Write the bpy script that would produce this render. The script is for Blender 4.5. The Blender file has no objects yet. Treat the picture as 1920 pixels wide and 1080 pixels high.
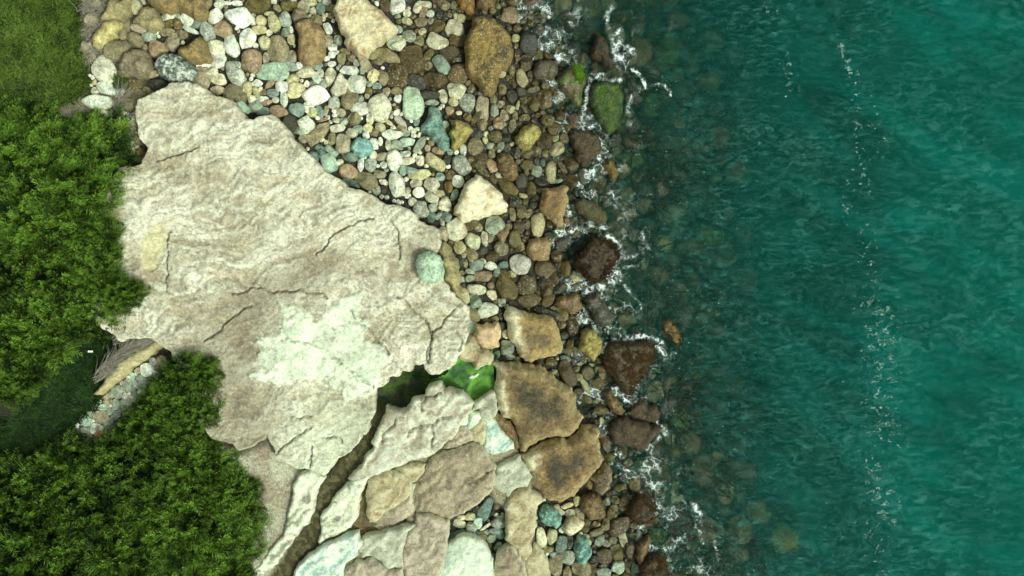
import bpy, math, random
import numpy as np
from mathutils import Vector
from mathutils.geometry import delaunay_2d_cdt

# ------------------------------------------------------------------ camera, sky, sun, exposure
scene = bpy.context.scene
COL = scene.collection
HCAM = 30.0
cam_data = bpy.data.cameras.new("camera")
cam = bpy.data.objects.new("camera", cam_data)
COL.objects.link(cam)
cam.location = (0, 0, HCAM)
cam.rotation_euler = (0, 0, 0)
cam_data.sensor_width = 36.0
cam_data.lens = 36.0 * HCAM / 32.0
cam_data.clip_end = 1000.0
scene.camera = cam

SUN_EL, SUN_AZ = math.radians(52), math.radians(-35)      # azimuth measured from +X (sea side)
world = bpy.data.worlds.new("World")
scene.world = world
world.use_nodes = True
wn, wl_ = world.node_tree.nodes, world.node_tree.links
bg = wn["Background"]
sky = wn.new("ShaderNodeTexSky")
sky.sky_type = 'NISHITA'
sky.sun_disc = False
sky.sun_elevation = SUN_EL
sky.sun_rotation = math.radians(90) - SUN_AZ
sky.air_density = 1.0
sky.dust_density = 6.0
sky.ozone_density = 1.0
hz = wn.new("ShaderNodeHueSaturation")                     # overcast: most of the blue is gone
hz.inputs["Saturation"].default_value = 0.12
wl_.new(sky.outputs[0], hz.inputs["Color"])
wb = wn.new("ShaderNodeMix"); wb.data_type = 'RGBA'; wb.blend_type = 'MULTIPLY'; wb.inputs[0].default_value = 1.0
wb.inputs[7].default_value = (0.97, 1.0, 0.90, 1)          # the photograph's slightly green white balance
wl_.new(hz.outputs[0], wb.inputs[6]); wl_.new(wb.outputs[2], bg.inputs["Color"])
bg.inputs["Strength"].default_value = 0.10

sun_d = bpy.data.lights.new("sun", 'SUN')
sun_d.energy = 1.75
sun_d.angle = math.radians(10)
sun_d.color = (0.95, 1.0, 0.86)
sun = bpy.data.objects.new("sun", sun_d)
COL.objects.link(sun)
sd = Vector((math.cos(SUN_EL) * math.cos(SUN_AZ), math.cos(SUN_EL) * math.sin(SUN_AZ), math.sin(SUN_EL)))
sun.rotation_euler = sd.to_track_quat('Z', 'Y').to_euler()

scene.view_settings.view_transform = 'Standard'
scene.view_settings.look = 'None'
scene.view_settings.gamma = 1.0
scene.view_settings.use_curve_mapping = False
scene.view_settings.exposure = 0.52
scene.cycles.use_denoising = True
scene.cycles.max_bounces = 6
scene.cycles.transparent_max_bounces = 12
scene.cycles.volume_bounces = 0

random.seed(7)
RNG = np.random.default_rng(7)

# ------------------------------------------------------------------ helpers: pixels, noise, meshes
def PX(px, py, z=0.0):
    """photograph pixel -> place on the level z"""
    k = (HCAM - np.asarray(z, float)) / HCAM / 60.0
    return (np.asarray(px, float) - 960.0) * k, (540.0 - np.asarray(py, float)) * k

def lin(hexs):
    c = np.array([int(hexs[i:i + 2], 16) for i in (0, 2, 4)]) / 255.0
    return np.where(c <= 0.04045, c / 12.92, ((c + 0.055) / 1.055) ** 2.4)

_perm = np.random.default_rng(11).permutation(512)
_perm = np.concatenate([_perm, _perm, _perm])
_ang = np.random.default_rng(12).uniform(0, 2 * np.pi, 512)
_gx, _gy = np.cos(_ang), np.sin(_ang)

def perlin(x, y, s=0):
    x = np.asarray(x, float) + s * 37.31; y = np.asarray(y, float) - s * 17.77
    xi = np.floor(x).astype(int); yi = np.floor(y).astype(int)
    xf, yf = x - xi, y - yi
    u = xf * xf * xf * (xf * (xf * 6 - 15) + 10); v = yf * yf * yf * (yf * (yf * 6 - 15) + 10)
    def g(ix, iy, dx, dy):
        h = _perm[(_perm[ix & 511] + iy) & 511]
        return _gx[h] * dx + _gy[h] * dy
    a = g(xi, yi, xf, yf); b = g(xi + 1, yi, xf - 1, yf)
    c = g(xi, yi + 1, xf, yf - 1); d = g(xi + 1, yi + 1, xf - 1, yf - 1)
    return ((a + (b - a) * u) + ((c + (d - c) * u) - (a + (b - a) * u)) * v) * 1.5

def fbm(x, y, o=4, s=0, rough=0.5):
    t, a, f, n = 0.0, 1.0, 1.0, 0.0
    for i in range(o):
        t = t + a * perlin(x * f, y * f, s + i * 3); n += a; a *= rough; f *= 2.03
    return t / n * 1.3

def sst(a, b, x):
    t = np.clip((x - a) / (b - a), 0, 1)
    return t * t * (3 - 2 * t)

def mixc(a, b, t):
    t = np.asarray(t)[..., None]
    return a * (1 - t) + b * t

def in_poly(px, py, poly):
    px = np.asarray(px, float); py = np.asarray(py, float)
    r = np.zeros(px.shape, bool)
    n = len(poly); j = n - 1
    for i in range(n):
        xi, yi = poly[i]; xj, yj = poly[j]
        c = ((yi > py) != (yj > py)) & (px < (xj - xi) * (py - yi) / ((yj - yi) or 1e-9) + xi)
        r ^= c; j = i
    return r

def seg_dist(px, py, pts, closed=True):
    px = np.asarray(px, float); py = np.asarray(py, float)
    best = np.full(px.shape, 1e18)
    n = len(pts)
    for i in range(n if closed else n - 1):
        ax, ay = pts[i]; bx, by = pts[(i + 1) % n]
        dx, dy = bx - ax, by - ay
        L = dx * dx + dy * dy or 1e-9
        t = np.clip(((px - ax) * dx + (py - ay) * dy) / L, 0, 1)
        d = (px - ax - t * dx) ** 2 + (py - ay - t * dy) ** 2
        np.minimum(best, d, out=best)
    return np.sqrt(best)

def signed(px, py, poly):
    d = seg_dist(px, py, poly)
    return np.where(in_poly(px, py, poly), d, -d)

def roughen(pts, step=5.0, amp=0.10, closed=True, seed=0):
    """subdivide an outline and give it a broken edge"""
    r = random.Random(seed)
    pts = [tuple(p) for p in pts]
    while True:
        out, big = [], False
        n = len(pts)
        for i in range(n if closed else n - 1):
            a, b = pts[i], pts[(i + 1) % n]
            out.append(a)
            L = math.hypot(b[0] - a[0], b[1] - a[1])
            if L > step:
                big = True
                o = r.gauss(0, amp) * L
                o = max(-0.2 * L, min(0.2 * L, o))
                nx, ny = -(b[1] - a[1]) / L, (b[0] - a[0]) / L
                out.append(((a[0] + b[0]) / 2 + nx * o, (a[1] + b[1]) / 2 + ny * o))
        if not closed: out.append(pts[-1])
        pts = out
        if not big: return pts

def mesh_np(name, V, F, smooth=True, col=None, attrs=None):
    """V (n,3), F list of arrays (m,k) with k = 3 or 4"""
    me = bpy.data.meshes.new(name)
    if not isinstance(F, list): F = [F]
    F = [f for f in F if len(f)]
    V = np.asarray(V, np.float32)
    me.vertices.add(len(V)); me.vertices.foreach_set("co", V.ravel())
    loops = np.concatenate([f.ravel() for f in F]).astype(np.int32)
    tot = np.concatenate([np.full(len(f), f.shape[1]) for f in F]).astype(np.int32)
    st = np.concatenate([[0], np.cumsum(tot)[:-1]]).astype(np.int32)
    me.loops.add(len(loops)); me.loops.foreach_set("vertex_index", loops)
    me.polygons.add(len(tot)); me.polygons.foreach_set("loop_start", st); me.polygons.foreach_set("loop_total", tot)
    if smooth: me.polygons.foreach_set("use_smooth", np.ones(len(tot), bool))
    me.update(calc_edges=True)
    if col is not None:
        a = me.attributes.new("stone_color", 'FLOAT_COLOR', 'POINT')
        c = np.ones((len(V), 4), np.float32); c[:, :3] = col
        a.data.foreach_set("color", c.ravel())
    for k, v in (attrs or {}).items():
        a = me.attributes.new(k, 'FLOAT', 'POINT')
        a.data.foreach_set("value", np.broadcast_to(np.asarray(v, np.float32), (len(V),)).copy())
    return me

def link(name, me, mat, parent=None, loc=None):
    if me is not None and mat is not None and not me.materials: me.materials.append(mat)
    o = bpy.data.objects.new(name, me)
    COL.objects.link(o)
    if loc is not None: o.location = loc
    if parent is not None: o.parent = parent
    return o

def tag(o, label=None, cat=None, group=None, kind=None):
    if label: o["label"] = label
    if cat: o["category"] = cat
    if group: o["group"] = group
    if kind: o["kind"] = kind
    return o

def grid(x0, x1, y0, y1, step):
    nx = int((x1 - x0) / step) + 1; ny = int((y1 - y0) / step) + 1
    gx, gy = np.meshgrid(np.linspace(x0, x1, nx), np.linspace(y0, y1, ny))
    i = np.arange(nx * ny).reshape(ny, nx)
    # y grows downwards in photograph pixels -> counter-clockwise seen from above
    F = np.stack([i[:-1, :-1], i[1:, :-1], i[1:, 1:], i[:-1, 1:]], -1).reshape(-1, 4)
    return gx.ravel(), gy.ravel(), F

def keep_faces(F, mask, n):
    F = F[mask[F].all(1)]
    u, inv = np.unique(F, return_inverse=True)
    return u, inv.reshape(F.shape)

# ------------------------------------------------------------------ lie of the land
WLY = [-400, 0, 120, 250, 400, 540, 650, 760, 900, 1080, 1500]
WLX = [870, 935, 985, 1035, 1025, 1020, 1060, 1085, 1125, 1190, 1290]
def ground_z(px, py):
    px = np.asarray(px, float); py = np.asarray(py, float)
    d = (np.interp(py, WLY, WLX) - px) / 60.0
    z = np.where(d > 0, np.where(d < 3, 0.15 * d, 0.45 + 0.11 * (d - 3)), 0)
    z = np.minimum(z, 1.75)
    e = -d
    s = np.where(e > 0, np.where(e < 4.0, -0.17 * e, -0.68 - 0.42 * (e - 4.0)), 0)
    s = np.maximum(s, -6.5 + 0.4 * perlin(px / 200, py / 200, 9))
    return z + s + np.where(e > 1.5, 0.25 * fbm(px / 90, py / 90, 3, 5) * np.clip(e - 1.5, 0, 2), 0.03 * perlin(px / 50, py / 50))

# ------------------------------------------------------------------ materials
def new_mat(name):
    m = bpy.data.materials.new(name); m.use_nodes = True
    return m, m.node_tree.nodes, m.node_tree.links, m.node_tree.nodes["Principled BSDF"]

def N(nt, t, **kw):
    n = nt.new(t)
    for k, v in kw.items():
        if k in n.inputs: n.inputs[k].default_value = v
        else: setattr(n, k, v)
    return n

def ramp(nt, p0, p1, c0=(0, 0, 0, 1), c1=(1, 1, 1, 1)):
    r = nt.new("ShaderNodeValToRGB")
    r.color_ramp.elements[0].position = p0; r.color_ramp.elements[0].color = c0
    r.color_ramp.elements[1].position = p1; r.color_ramp.elements[1].color = c1
    return r

def mul_col(nt, lk, a, b, blend='MULTIPLY', fac=1.0):
    m = nt.new("ShaderNodeMix"); m.data_type = 'RGBA'; m.blend_type = blend
    if isinstance(fac, (int, float)): m.inputs[0].default_value = fac
    else: lk.new(fac, m.inputs[0])
    for s, i in ((a, 6), (b, 7)):
        if isinstance(s, tuple): m.inputs[i].default_value = s
        else: lk.new(s, m.inputs[i])
    return m.outputs[2]

def math_n(nt, lk, op, a, b=0.0, clamp=False):
    m = nt.new("ShaderNodeMath"); m.operation = op; m.use_clamp = clamp
    for s, i in ((a, 0), (b, 1)):
        if isinstance(s, (int, float)): m.inputs[i].default_value = s
        else: lk.new(s, m.inputs[i])
    return m.outputs[0]

def stone_material(name, mottle=1.0, bump=0.5, scale=1.0):
    """colour of the piece comes from its own attribute; grain, pits, lichen specks and wet gloss from nodes"""
    m, nt, lk, b = new_mat(name)
    geo = N(nt, "ShaderNodeNewGeometry"); pos = geo.outputs["Position"]
    ca = N(nt, "ShaderNodeAttribute", attribute_name="stone_color")
    wa = N(nt, "ShaderNodeAttribute", attribute_name="wet")
    sa = N(nt, "ShaderNodeAttribute", attribute_name="speck")
    n1 = N(nt, "ShaderNodeTexNoise", Scale=5.0 * scale, Detail=6.0, Roughness=0.65)
    n2 = N(nt, "ShaderNodeTexNoise", Scale=14.0 * scale, Detail=5.0, Roughness=0.75)
    n3 = N(nt, "ShaderNodeTexNoise", Scale=13.0 * scale, Detail=5.0, Roughness=0.75)
    vo = N(nt, "ShaderNodeTexVoronoi", Scale=16.0 * scale)
    for t in (n1, n2, n3, vo): lk.new(pos, t.inputs["Vector"])
    r1 = ramp(nt, 0.32, 0.68, (1 - 0.5 * mottle,) * 3 + (1,), (1 + 0.24 * mottle, 1 + 0.24 * mottle, 1 + 0.18 * mottle, 1))
    lk.new(n1.outputs["Fac"], r1.inputs[0])
    r2 = ramp(nt, 0.36, 0.58, (1 - 0.5 * mottle,) * 3 + (1,), (1.1, 1.1, 1.1, 1))
    lk.new(n2.outputs["Fac"], r2.inputs[0])
    c = mul_col(nt, lk, ca.outputs["Color"], r1.outputs[0])
    c = mul_col(nt, lk, c, r2.outputs[0])
    # pale lichen / dark pits, as strong as the stone's 'speck' says
    rs = ramp(nt, 0.55, 0.64); lk.new(n3.outputs["Fac"], rs.inputs[0])
    f = math_n(nt, lk, 'MULTIPLY', rs.outputs[0], sa.outputs["Fac"], True)
    c = mul_col(nt, lk, c, (0.62, 0.68, 0.55, 1), 'MIX', f)
    rd = ramp(nt, 0.40, 0.34); lk.new(n3.outputs["Fac"], rd.inputs[0])
    rd.color_ramp.elements[0].position = 0.33; rd.color_ramp.elements[1].position = 0.42
    rd.color_ramp.elements[0].color = (1, 1, 1, 1); rd.color_ramp.elements[1].color = (0, 0, 0, 1)
    f2 = math_n(nt, lk, 'MULTIPLY', rd.outputs[0], math_n(nt, lk, 'ADD', math_n(nt, lk, 'MULTIPLY', sa.outputs["Fac"], 0.8), 0.12), True)
    c = mul_col(nt, lk, c, (0.06, 0.055, 0.04, 1), 'MIX', f2)
    lk.new(c, b.inputs["Base Color"])
    rr = N(nt, "ShaderNodeMapRange"); lk.new(wa.outputs["Fac"], rr.inputs[0])
    rr.inputs[3].default_value = 0.85; rr.inputs[4].default_value = 0.28
    lk.new(rr.outputs[0], b.inputs["Roughness"])
    b.inputs["Specular IOR Level"].default_value = 0.4
    h = math_n(nt, lk, 'ADD', math_n(nt, lk, 'MULTIPLY', n2.outputs["Fac"], 0.5), math_n(nt, lk, 'ADD', n1.outputs["Fac"], math_n(nt, lk, 'MULTIPLY', n3.outputs["Fac"], 0.6)))
    bp = N(nt, "ShaderNodeBump", Strength=bump, Distance=0.05); lk.new(h, bp.inputs["Height"])
    lk.new(bp.outputs[0], b.inputs["Normal"])
    return m

M_STONE = stone_material("cobble_stone", 0.95, 0.7, 1.1)
M_SLAB = stone_material("weathered_limestone", 0.55, 0.28, 1.3)
M_BROWN = stone_material("iron_stained_sandstone", 0.8, 0.7, 1.4)
M_GROUND = stone_material("gravelly_ground", 1.0, 1.0, 2.2)
M_WEED = stone_material("weed_covered_rock", 1.4, 1.0, 2.6)

def leaf_material(name, hexa, hexb, trans=0.3):
    m, nt, lk, b = new_mat(name)
    ca = N(nt, "ShaderNodeAttribute", attribute_name="leaf_tone")
    oi = N(nt, "ShaderNodeObjectInfo")
    A, B = tuple(lin(hexa)) + (1,), tuple(lin(hexb)) + (1,)
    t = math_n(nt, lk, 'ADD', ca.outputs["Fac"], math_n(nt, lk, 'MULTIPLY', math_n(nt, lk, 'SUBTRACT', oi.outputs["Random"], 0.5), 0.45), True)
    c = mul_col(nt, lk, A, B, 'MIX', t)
    lk.new(c, b.inputs["Base Color"])
    b.inputs["Roughness"].default_value = 0.6
    b.inputs["Specular IOR Level"].default_value = 0.15
    tr = N(nt, "ShaderNodeBsdfTranslucent"); lk.new(c, tr.inputs["Color"])
    mx = N(nt, "ShaderNodeMixShader"); mx.inputs[0].default_value = trans
    lk.new(b.outputs[0], mx.inputs[1]); lk.new(tr.outputs[0], mx.inputs[2])
    lk.new(mx.outputs[0], nt["Material Output"].inputs["Surface"])
    return m

M_SHRUB = leaf_material("shrub_leaf", "031e0a", "7aa23c", 0.15)
M_GRASS = leaf_material("grass_blade", "0a2008", "6c8836", 0.2)
M_GRASS2 = leaf_material("low_green_herb", "07180a", "33521e", 0.15)
M_WEEDF = leaf_material("brown_seaweed", "180f06", "55421c", 0.1)
M_SEABW = leaf_material("seabed_weed", "141a06", "3c2e10", 0.1)
M_WEEDG = leaf_material("green_seaweed", "0f3a0a", "5f8a14", 0.2)

def plain(name, hexs, rough=0.8, bump=0.0):
    m, nt, lk, b = new_mat(name)
    geo = N(nt, "ShaderNodeNewGeometry")
    n = N(nt, "ShaderNodeTexNoise", Scale=9.0, Detail=4.0); lk.new(geo.outputs["Position"], n.inputs["Vector"])
    r = ramp(nt, 0.3, 0.7, (0.7, 0.7, 0.7, 1), (1.2, 1.2, 1.2, 1)); lk.new(n.outputs["Fac"], r.inputs[0])
    lk.new(mul_col(nt, lk, tuple(lin(hexs)) + (1,), r.outputs[0]), b.inputs["Base Color"])
    b.inputs["Roughness"].default_value = rough
    return m

M_TWIG = plain("dry_grey_twig", "9c9a8a")
M_BARK = plain("shrub_bark", "4a3b28")

def water_material():
    """clear sea water: fresnel mirror over an unbent clear pass, and a green, slightly milky body"""
    m, nt, lk, b = new_mat("sea_water")
    nt.remove(b); out = nt["Material Output"]
    geo = N(nt, "ShaderNodeNewGeometry"); pos = geo.outputs["Position"]
    mp = N(nt, "ShaderNodeMapping"); lk.new(pos, mp.inputs["Vector"])
    mp.inputs["Scale"].default_value = (0.75, 1.7, 1.0); mp.inputs["Rotation"].default_value = (0, 0, math.radians(14))
    n1 = N(nt, "ShaderNodeTexNoise", Scale=2.6, Detail=5.0, Roughness=0.6, Distortion=0.8); lk.new(mp.outputs[0], n1.inputs["Vector"])
    n2 = N(nt, "ShaderNodeTexNoise", Scale=9.0, Detail=3.0, Roughness=0.6, Distortion=0.4); lk.new(mp.outputs[0], n2.inputs["Vector"])
    h = math_n(nt, lk, 'ADD', n1.outputs["Fac"], math_n(nt, lk, 'MULTIPLY', n2.outputs["Fac"], 0.28))
    bp = N(nt, "ShaderNodeBump", Strength=1.0, Distance=0.16); lk.new(h, bp.inputs["Height"])
    fr = N(nt, "ShaderNodeFresnel", IOR=1.33); lk.new(bp.outputs[0], fr.inputs["Normal"])
    tr = N(nt, "ShaderNodeBsdfTransparent")
    gl = N(nt, "ShaderNodeBsdfGlossy", Roughness=0.10); gl.inputs["Color"].default_value = (0.16, 0.62, 0.54, 1); lk.new(bp.outputs[0], gl.inputs["Normal"])
    mx = N(nt, "ShaderNodeMixShader"); lk.new(fr.outputs[0], mx.inputs[0])
    lk.new(tr.outputs[0], mx.inputs[1]); lk.new(gl.outputs[0], mx.inputs[2])
    # part of the light is bent and blurred by the ripples
    rf = N(nt, "ShaderNodeBsdfRefraction", Roughness=0.12, IOR=1.2); lk.new(bp.outputs[0], rf.inputs["Normal"])
    mr = N(nt, "ShaderNodeMixShader"); mr.inputs[0].default_value = 0.4
    lk.new(tr.outputs[0], mr.inputs[1]); lk.new(rf.outputs[0], mr.inputs[2]); lk.new(mr.outputs[0], mx.inputs[1])
    # sky glints and wave shading painted as pale diffuse streaks, plus milky bubble film
    mk = N(nt, "ShaderNodeAttribute", attribute_name="milk_glint"); hk = N(nt, "ShaderNodeAttribute", attribute_name="turbid_swell"); sk = N(nt, "ShaderNodeAttribute", attribute_name="ripple_glint"); wk = N(nt, "ShaderNodeAttribute", attribute_name="swell_sheen")
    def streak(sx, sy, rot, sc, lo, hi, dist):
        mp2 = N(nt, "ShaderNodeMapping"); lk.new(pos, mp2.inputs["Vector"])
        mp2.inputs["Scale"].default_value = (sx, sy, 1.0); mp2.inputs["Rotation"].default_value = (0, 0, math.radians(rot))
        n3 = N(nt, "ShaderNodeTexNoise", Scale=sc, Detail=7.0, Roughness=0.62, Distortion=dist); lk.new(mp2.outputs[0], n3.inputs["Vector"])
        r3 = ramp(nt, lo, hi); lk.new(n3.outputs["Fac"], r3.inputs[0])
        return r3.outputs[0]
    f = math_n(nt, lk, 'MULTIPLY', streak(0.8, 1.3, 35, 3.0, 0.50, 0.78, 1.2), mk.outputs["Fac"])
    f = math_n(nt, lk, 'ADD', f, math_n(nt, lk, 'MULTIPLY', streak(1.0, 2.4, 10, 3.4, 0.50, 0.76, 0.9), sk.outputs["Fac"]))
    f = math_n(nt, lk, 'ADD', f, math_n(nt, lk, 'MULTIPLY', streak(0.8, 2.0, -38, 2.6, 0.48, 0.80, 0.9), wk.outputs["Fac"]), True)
    tb = N(nt, "ShaderNodeBsdfDiffuse"); tb.inputs["Color"].default_value = (0.0, 0.38, 0.31, 1)
    mt = N(nt, "ShaderNodeMixShader"); lk.new(hk.outputs["Fac"], mt.inputs[0]); lk.new(mx.outputs[0], mt.inputs[1]); lk.new(tb.outputs[0], mt.inputs[2])
    mx = mt
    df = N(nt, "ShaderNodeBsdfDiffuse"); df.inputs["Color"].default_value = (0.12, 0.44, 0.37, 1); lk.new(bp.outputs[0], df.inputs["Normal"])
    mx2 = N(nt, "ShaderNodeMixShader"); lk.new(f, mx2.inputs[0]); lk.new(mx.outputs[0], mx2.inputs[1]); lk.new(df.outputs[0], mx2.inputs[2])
    lk.new(mx2.outputs[0], out.inputs["Surface"])
    ab = N(nt, "ShaderNodeVolumeAbsorption", Density=0.64); ab.inputs["Color"].default_value = (0.0, 0.60, 0.47, 1)
    sc = N(nt, "ShaderNodeVolumeScatter", Density=0.36, Anisotropy=0.0); sc.inputs["Color"].default_value = (0.0, 0.54, 0.435, 1)
    ad = N(nt, "ShaderNodeAddShader"); lk.new(ab.outputs[0], ad.inputs[0]); lk.new(sc.outputs[0], ad.inputs[1])
    lk.new(ad.outputs[0], out.inputs["Volume"])
    return m
M_WATER = water_material()

def stream_material(name, hexs, alpha):
    m, nt, lk, b = new_mat(name)
    geo = N(nt, "ShaderNodeNewGeometry")
    n = N(nt, "ShaderNodeTexNoise", Scale=7.0, Detail=4.0, Distortion=0.5); lk.new(geo.outputs["Position"], n.inputs["Vector"])
    bp = N(nt, "ShaderNodeBump", Strength=0.5, Distance=0.03); lk.new(n.outputs["Fac"], bp.inputs["Height"])
    b.inputs["Base Color"].default_value = tuple(lin(hexs)) + (1,)
    b.inputs["Roughness"].default_value = 0.08
    b.inputs["Alpha"].default_value = alpha
    b.inputs["IOR"].default_value = 1.33
    lk.new(bp.outputs[0], b.inputs["Normal"])
    return m
M_STREAM = stream_material("shallow_stream_water", "2c2c18", 0.35)
M_POOL = stream_material("rock_pool_water", "1c3a1c", 0.22)

def foam_material():
    m, nt, lk, b = new_mat("sea_foam")
    geo = N(nt, "ShaderNodeNewGeometry"); pos = geo.outputs["Position"]
    da = N(nt, "ShaderNodeAttribute", attribute_name="foam_amount")
    wn_ = N(nt, "ShaderNodeTexNoise", Scale=3.2, Detail=5.0, Roughness=0.65); lk.new(pos, wn_.inputs["Vector"])
    off = N(nt, "ShaderNodeVectorMath", operation='SCALE'); off.inputs["Scale"].default_value = 0.75
    lk.new(wn_.outputs["Color"], off.inputs[0])
    ad = N(nt, "ShaderNodeVectorMath", operation='ADD'); lk.new(pos, ad.inputs[0]); lk.new(off.outputs[0], ad.inputs[1])
    def lace(scale):
        v = N(nt, "ShaderNodeTexVoronoi", Scale=scale, feature='DISTANCE_TO_EDGE'); lk.new(ad.outputs[0], v.inputs["Vector"])
        return v.outputs["Distance"]
    d1, d2 = lace(3.4), lace(8.0)
    n2 = N(nt, "ShaderNodeTexNoise", Scale=14.0, Detail=4.0, Roughness=0.7); lk.new(pos, n2.inputs["Vector"])
    n4 = N(nt, "ShaderNodeTexNoise", Scale=2.4, Detail=3.0); lk.new(pos, n4.inputs["Vector"])
    dd = math_n(nt, lk, 'MULTIPLY', da.outputs["Fac"], math_n(nt, lk, 'ADD', 0.25, math_n(nt, lk, 'MULTIPLY', n4.outputs["Fac"], 1.15)))
    dd = math_n(nt, lk, 'MULTIPLY', dd, math_n(nt, lk, 'ADD', 0.35, math_n(nt, lk, 'MULTIPLY', n2.outputs["Fac"], 1.3)))
    w1 = math_n(nt, lk, 'MULTIPLY', dd, 0.21)
    a1 = math_n(nt, lk, 'MULTIPLY', math_n(nt, lk, 'SUBTRACT', w1, d1), 9.0, True)
    w2 = math_n(nt, lk, 'MULTIPLY', math_n(nt, lk, 'SUBTRACT', dd, 0.38), 0.26)
    a2 = math_n(nt, lk, 'MULTIPLY', math_n(nt, lk, 'SUBTRACT', w2, d2), 12.0, True)
    veil = math_n(nt, lk, 'MULTIPLY', math_n(nt, lk, 'SUBTRACT', dd, 0.25), 0.35, True)
    a = math_n(nt, lk, 'MAXIMUM', a1, a2); a = math_n(nt, lk, 'MAXIMUM', a, veil)
    a = math_n(nt, lk, 'MULTIPLY', a, 0.88, True)
    b.inputs["Base Color"].default_value = (0.72, 0.86, 0.82, 1)
    b.inputs["Roughness"].default_value = 0.5
    lk.new(a, b.inputs["Alpha"])
    return m
M_FOAM = foam_material()
M_FLECK = plain("foam_fleck", "a9d2c6", 0.6)

# ------------------------------------------------------------------ the setting: ground sheet, sea, sand
PAL = {k: lin(v) for k, v in dict(
    w="e8f2e0", c="d6d8bc", y="c4c398", g="9aa896", m="b4cfb8", t="8ba294", T="6c867c", o="a39070", b="685a32", k="8a8563",
    K="625c30", n="524728", d="3c3e32", l="a8a288", s="a4ae9f", S="c4cabc", x="bca888", G="26400f", M="3e260e", R="5a3824",
    Z="866414", Y="8f8840", B="4a3a24").items()}

GRASS_A = [(-90, -90), (158, -90), (140, 0), (143, 60), (150, 110), (160, 150), (140, 185), (85, 205), (-90, 210)]
GRASS_B = [(20, 800), (70, 730), (110, 690), (170, 640), (215, 645), (200, 690), (178, 735), (186, 752), (150, 775), (130, 800), (70, 860), (-90, 890), (-90, 780)]
BUSH_A = [(-90, 195), (70, 200), (120, 230), (180, 212), (232, 238), (238, 330), (222, 400), (214, 455), (205, 525), (262, 548), (215, 590), (185, 625), (120, 650), (80, 700), (55, 740), (-90, 760)]
BUSH_B = [(340, 668), (385, 662), (408, 700), (402, 780), (392, 830), (438, 880), (486, 905), (484, 985), (470, 1090), (470, 1150), (-90, 1150), (-90, 890), (50, 872), (110, 830), (170, 838), (222, 812), (262, 760), (285, 705)]
SAND = [(385, 800), (450, 845), (500, 815), (580, 880), (610, 900), (590, 950), (560, 1020), (520, 1100), (440, 1120), (400, 900)]
CHAN = [(712, 758), (738, 765), (715, 805), (705, 845), (685, 868), (655, 902), (625, 945), (605, 975), (600, 1010), (590, 1030), (560, 1060), (545, 1120), (480, 1120), (505, 1075), (550, 1010), (570, 985), (585, 940), (605, 895), (640, 855), (675, 820), (695, 780)]
RUN = [(685, 890), (700, 890), (694, 930), (690, 965), (705, 985), (760, 960), (765, 985), (730, 1005), (690, 1008), (650, 1010), (620, 1030), (590, 1050), (585, 1025), (620, 1008), (655, 990), (668, 970), (670, 930)]
POOL = [(700, 760), (705, 728), (738, 705), (760, 675), (800, 690), (850, 665), (870, 655), (925, 660), (935, 740), (890, 760), (850, 745), (800, 750), (765, 775), (735, 775)]
CONG = [(286, 664), (312, 668), (312, 690), (280, 722), (262, 748), (238, 768), (205, 800), (185, 815), (160, 815), (135, 800), (150, 780), (185, 750), (212, 726), (256, 690)]

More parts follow.
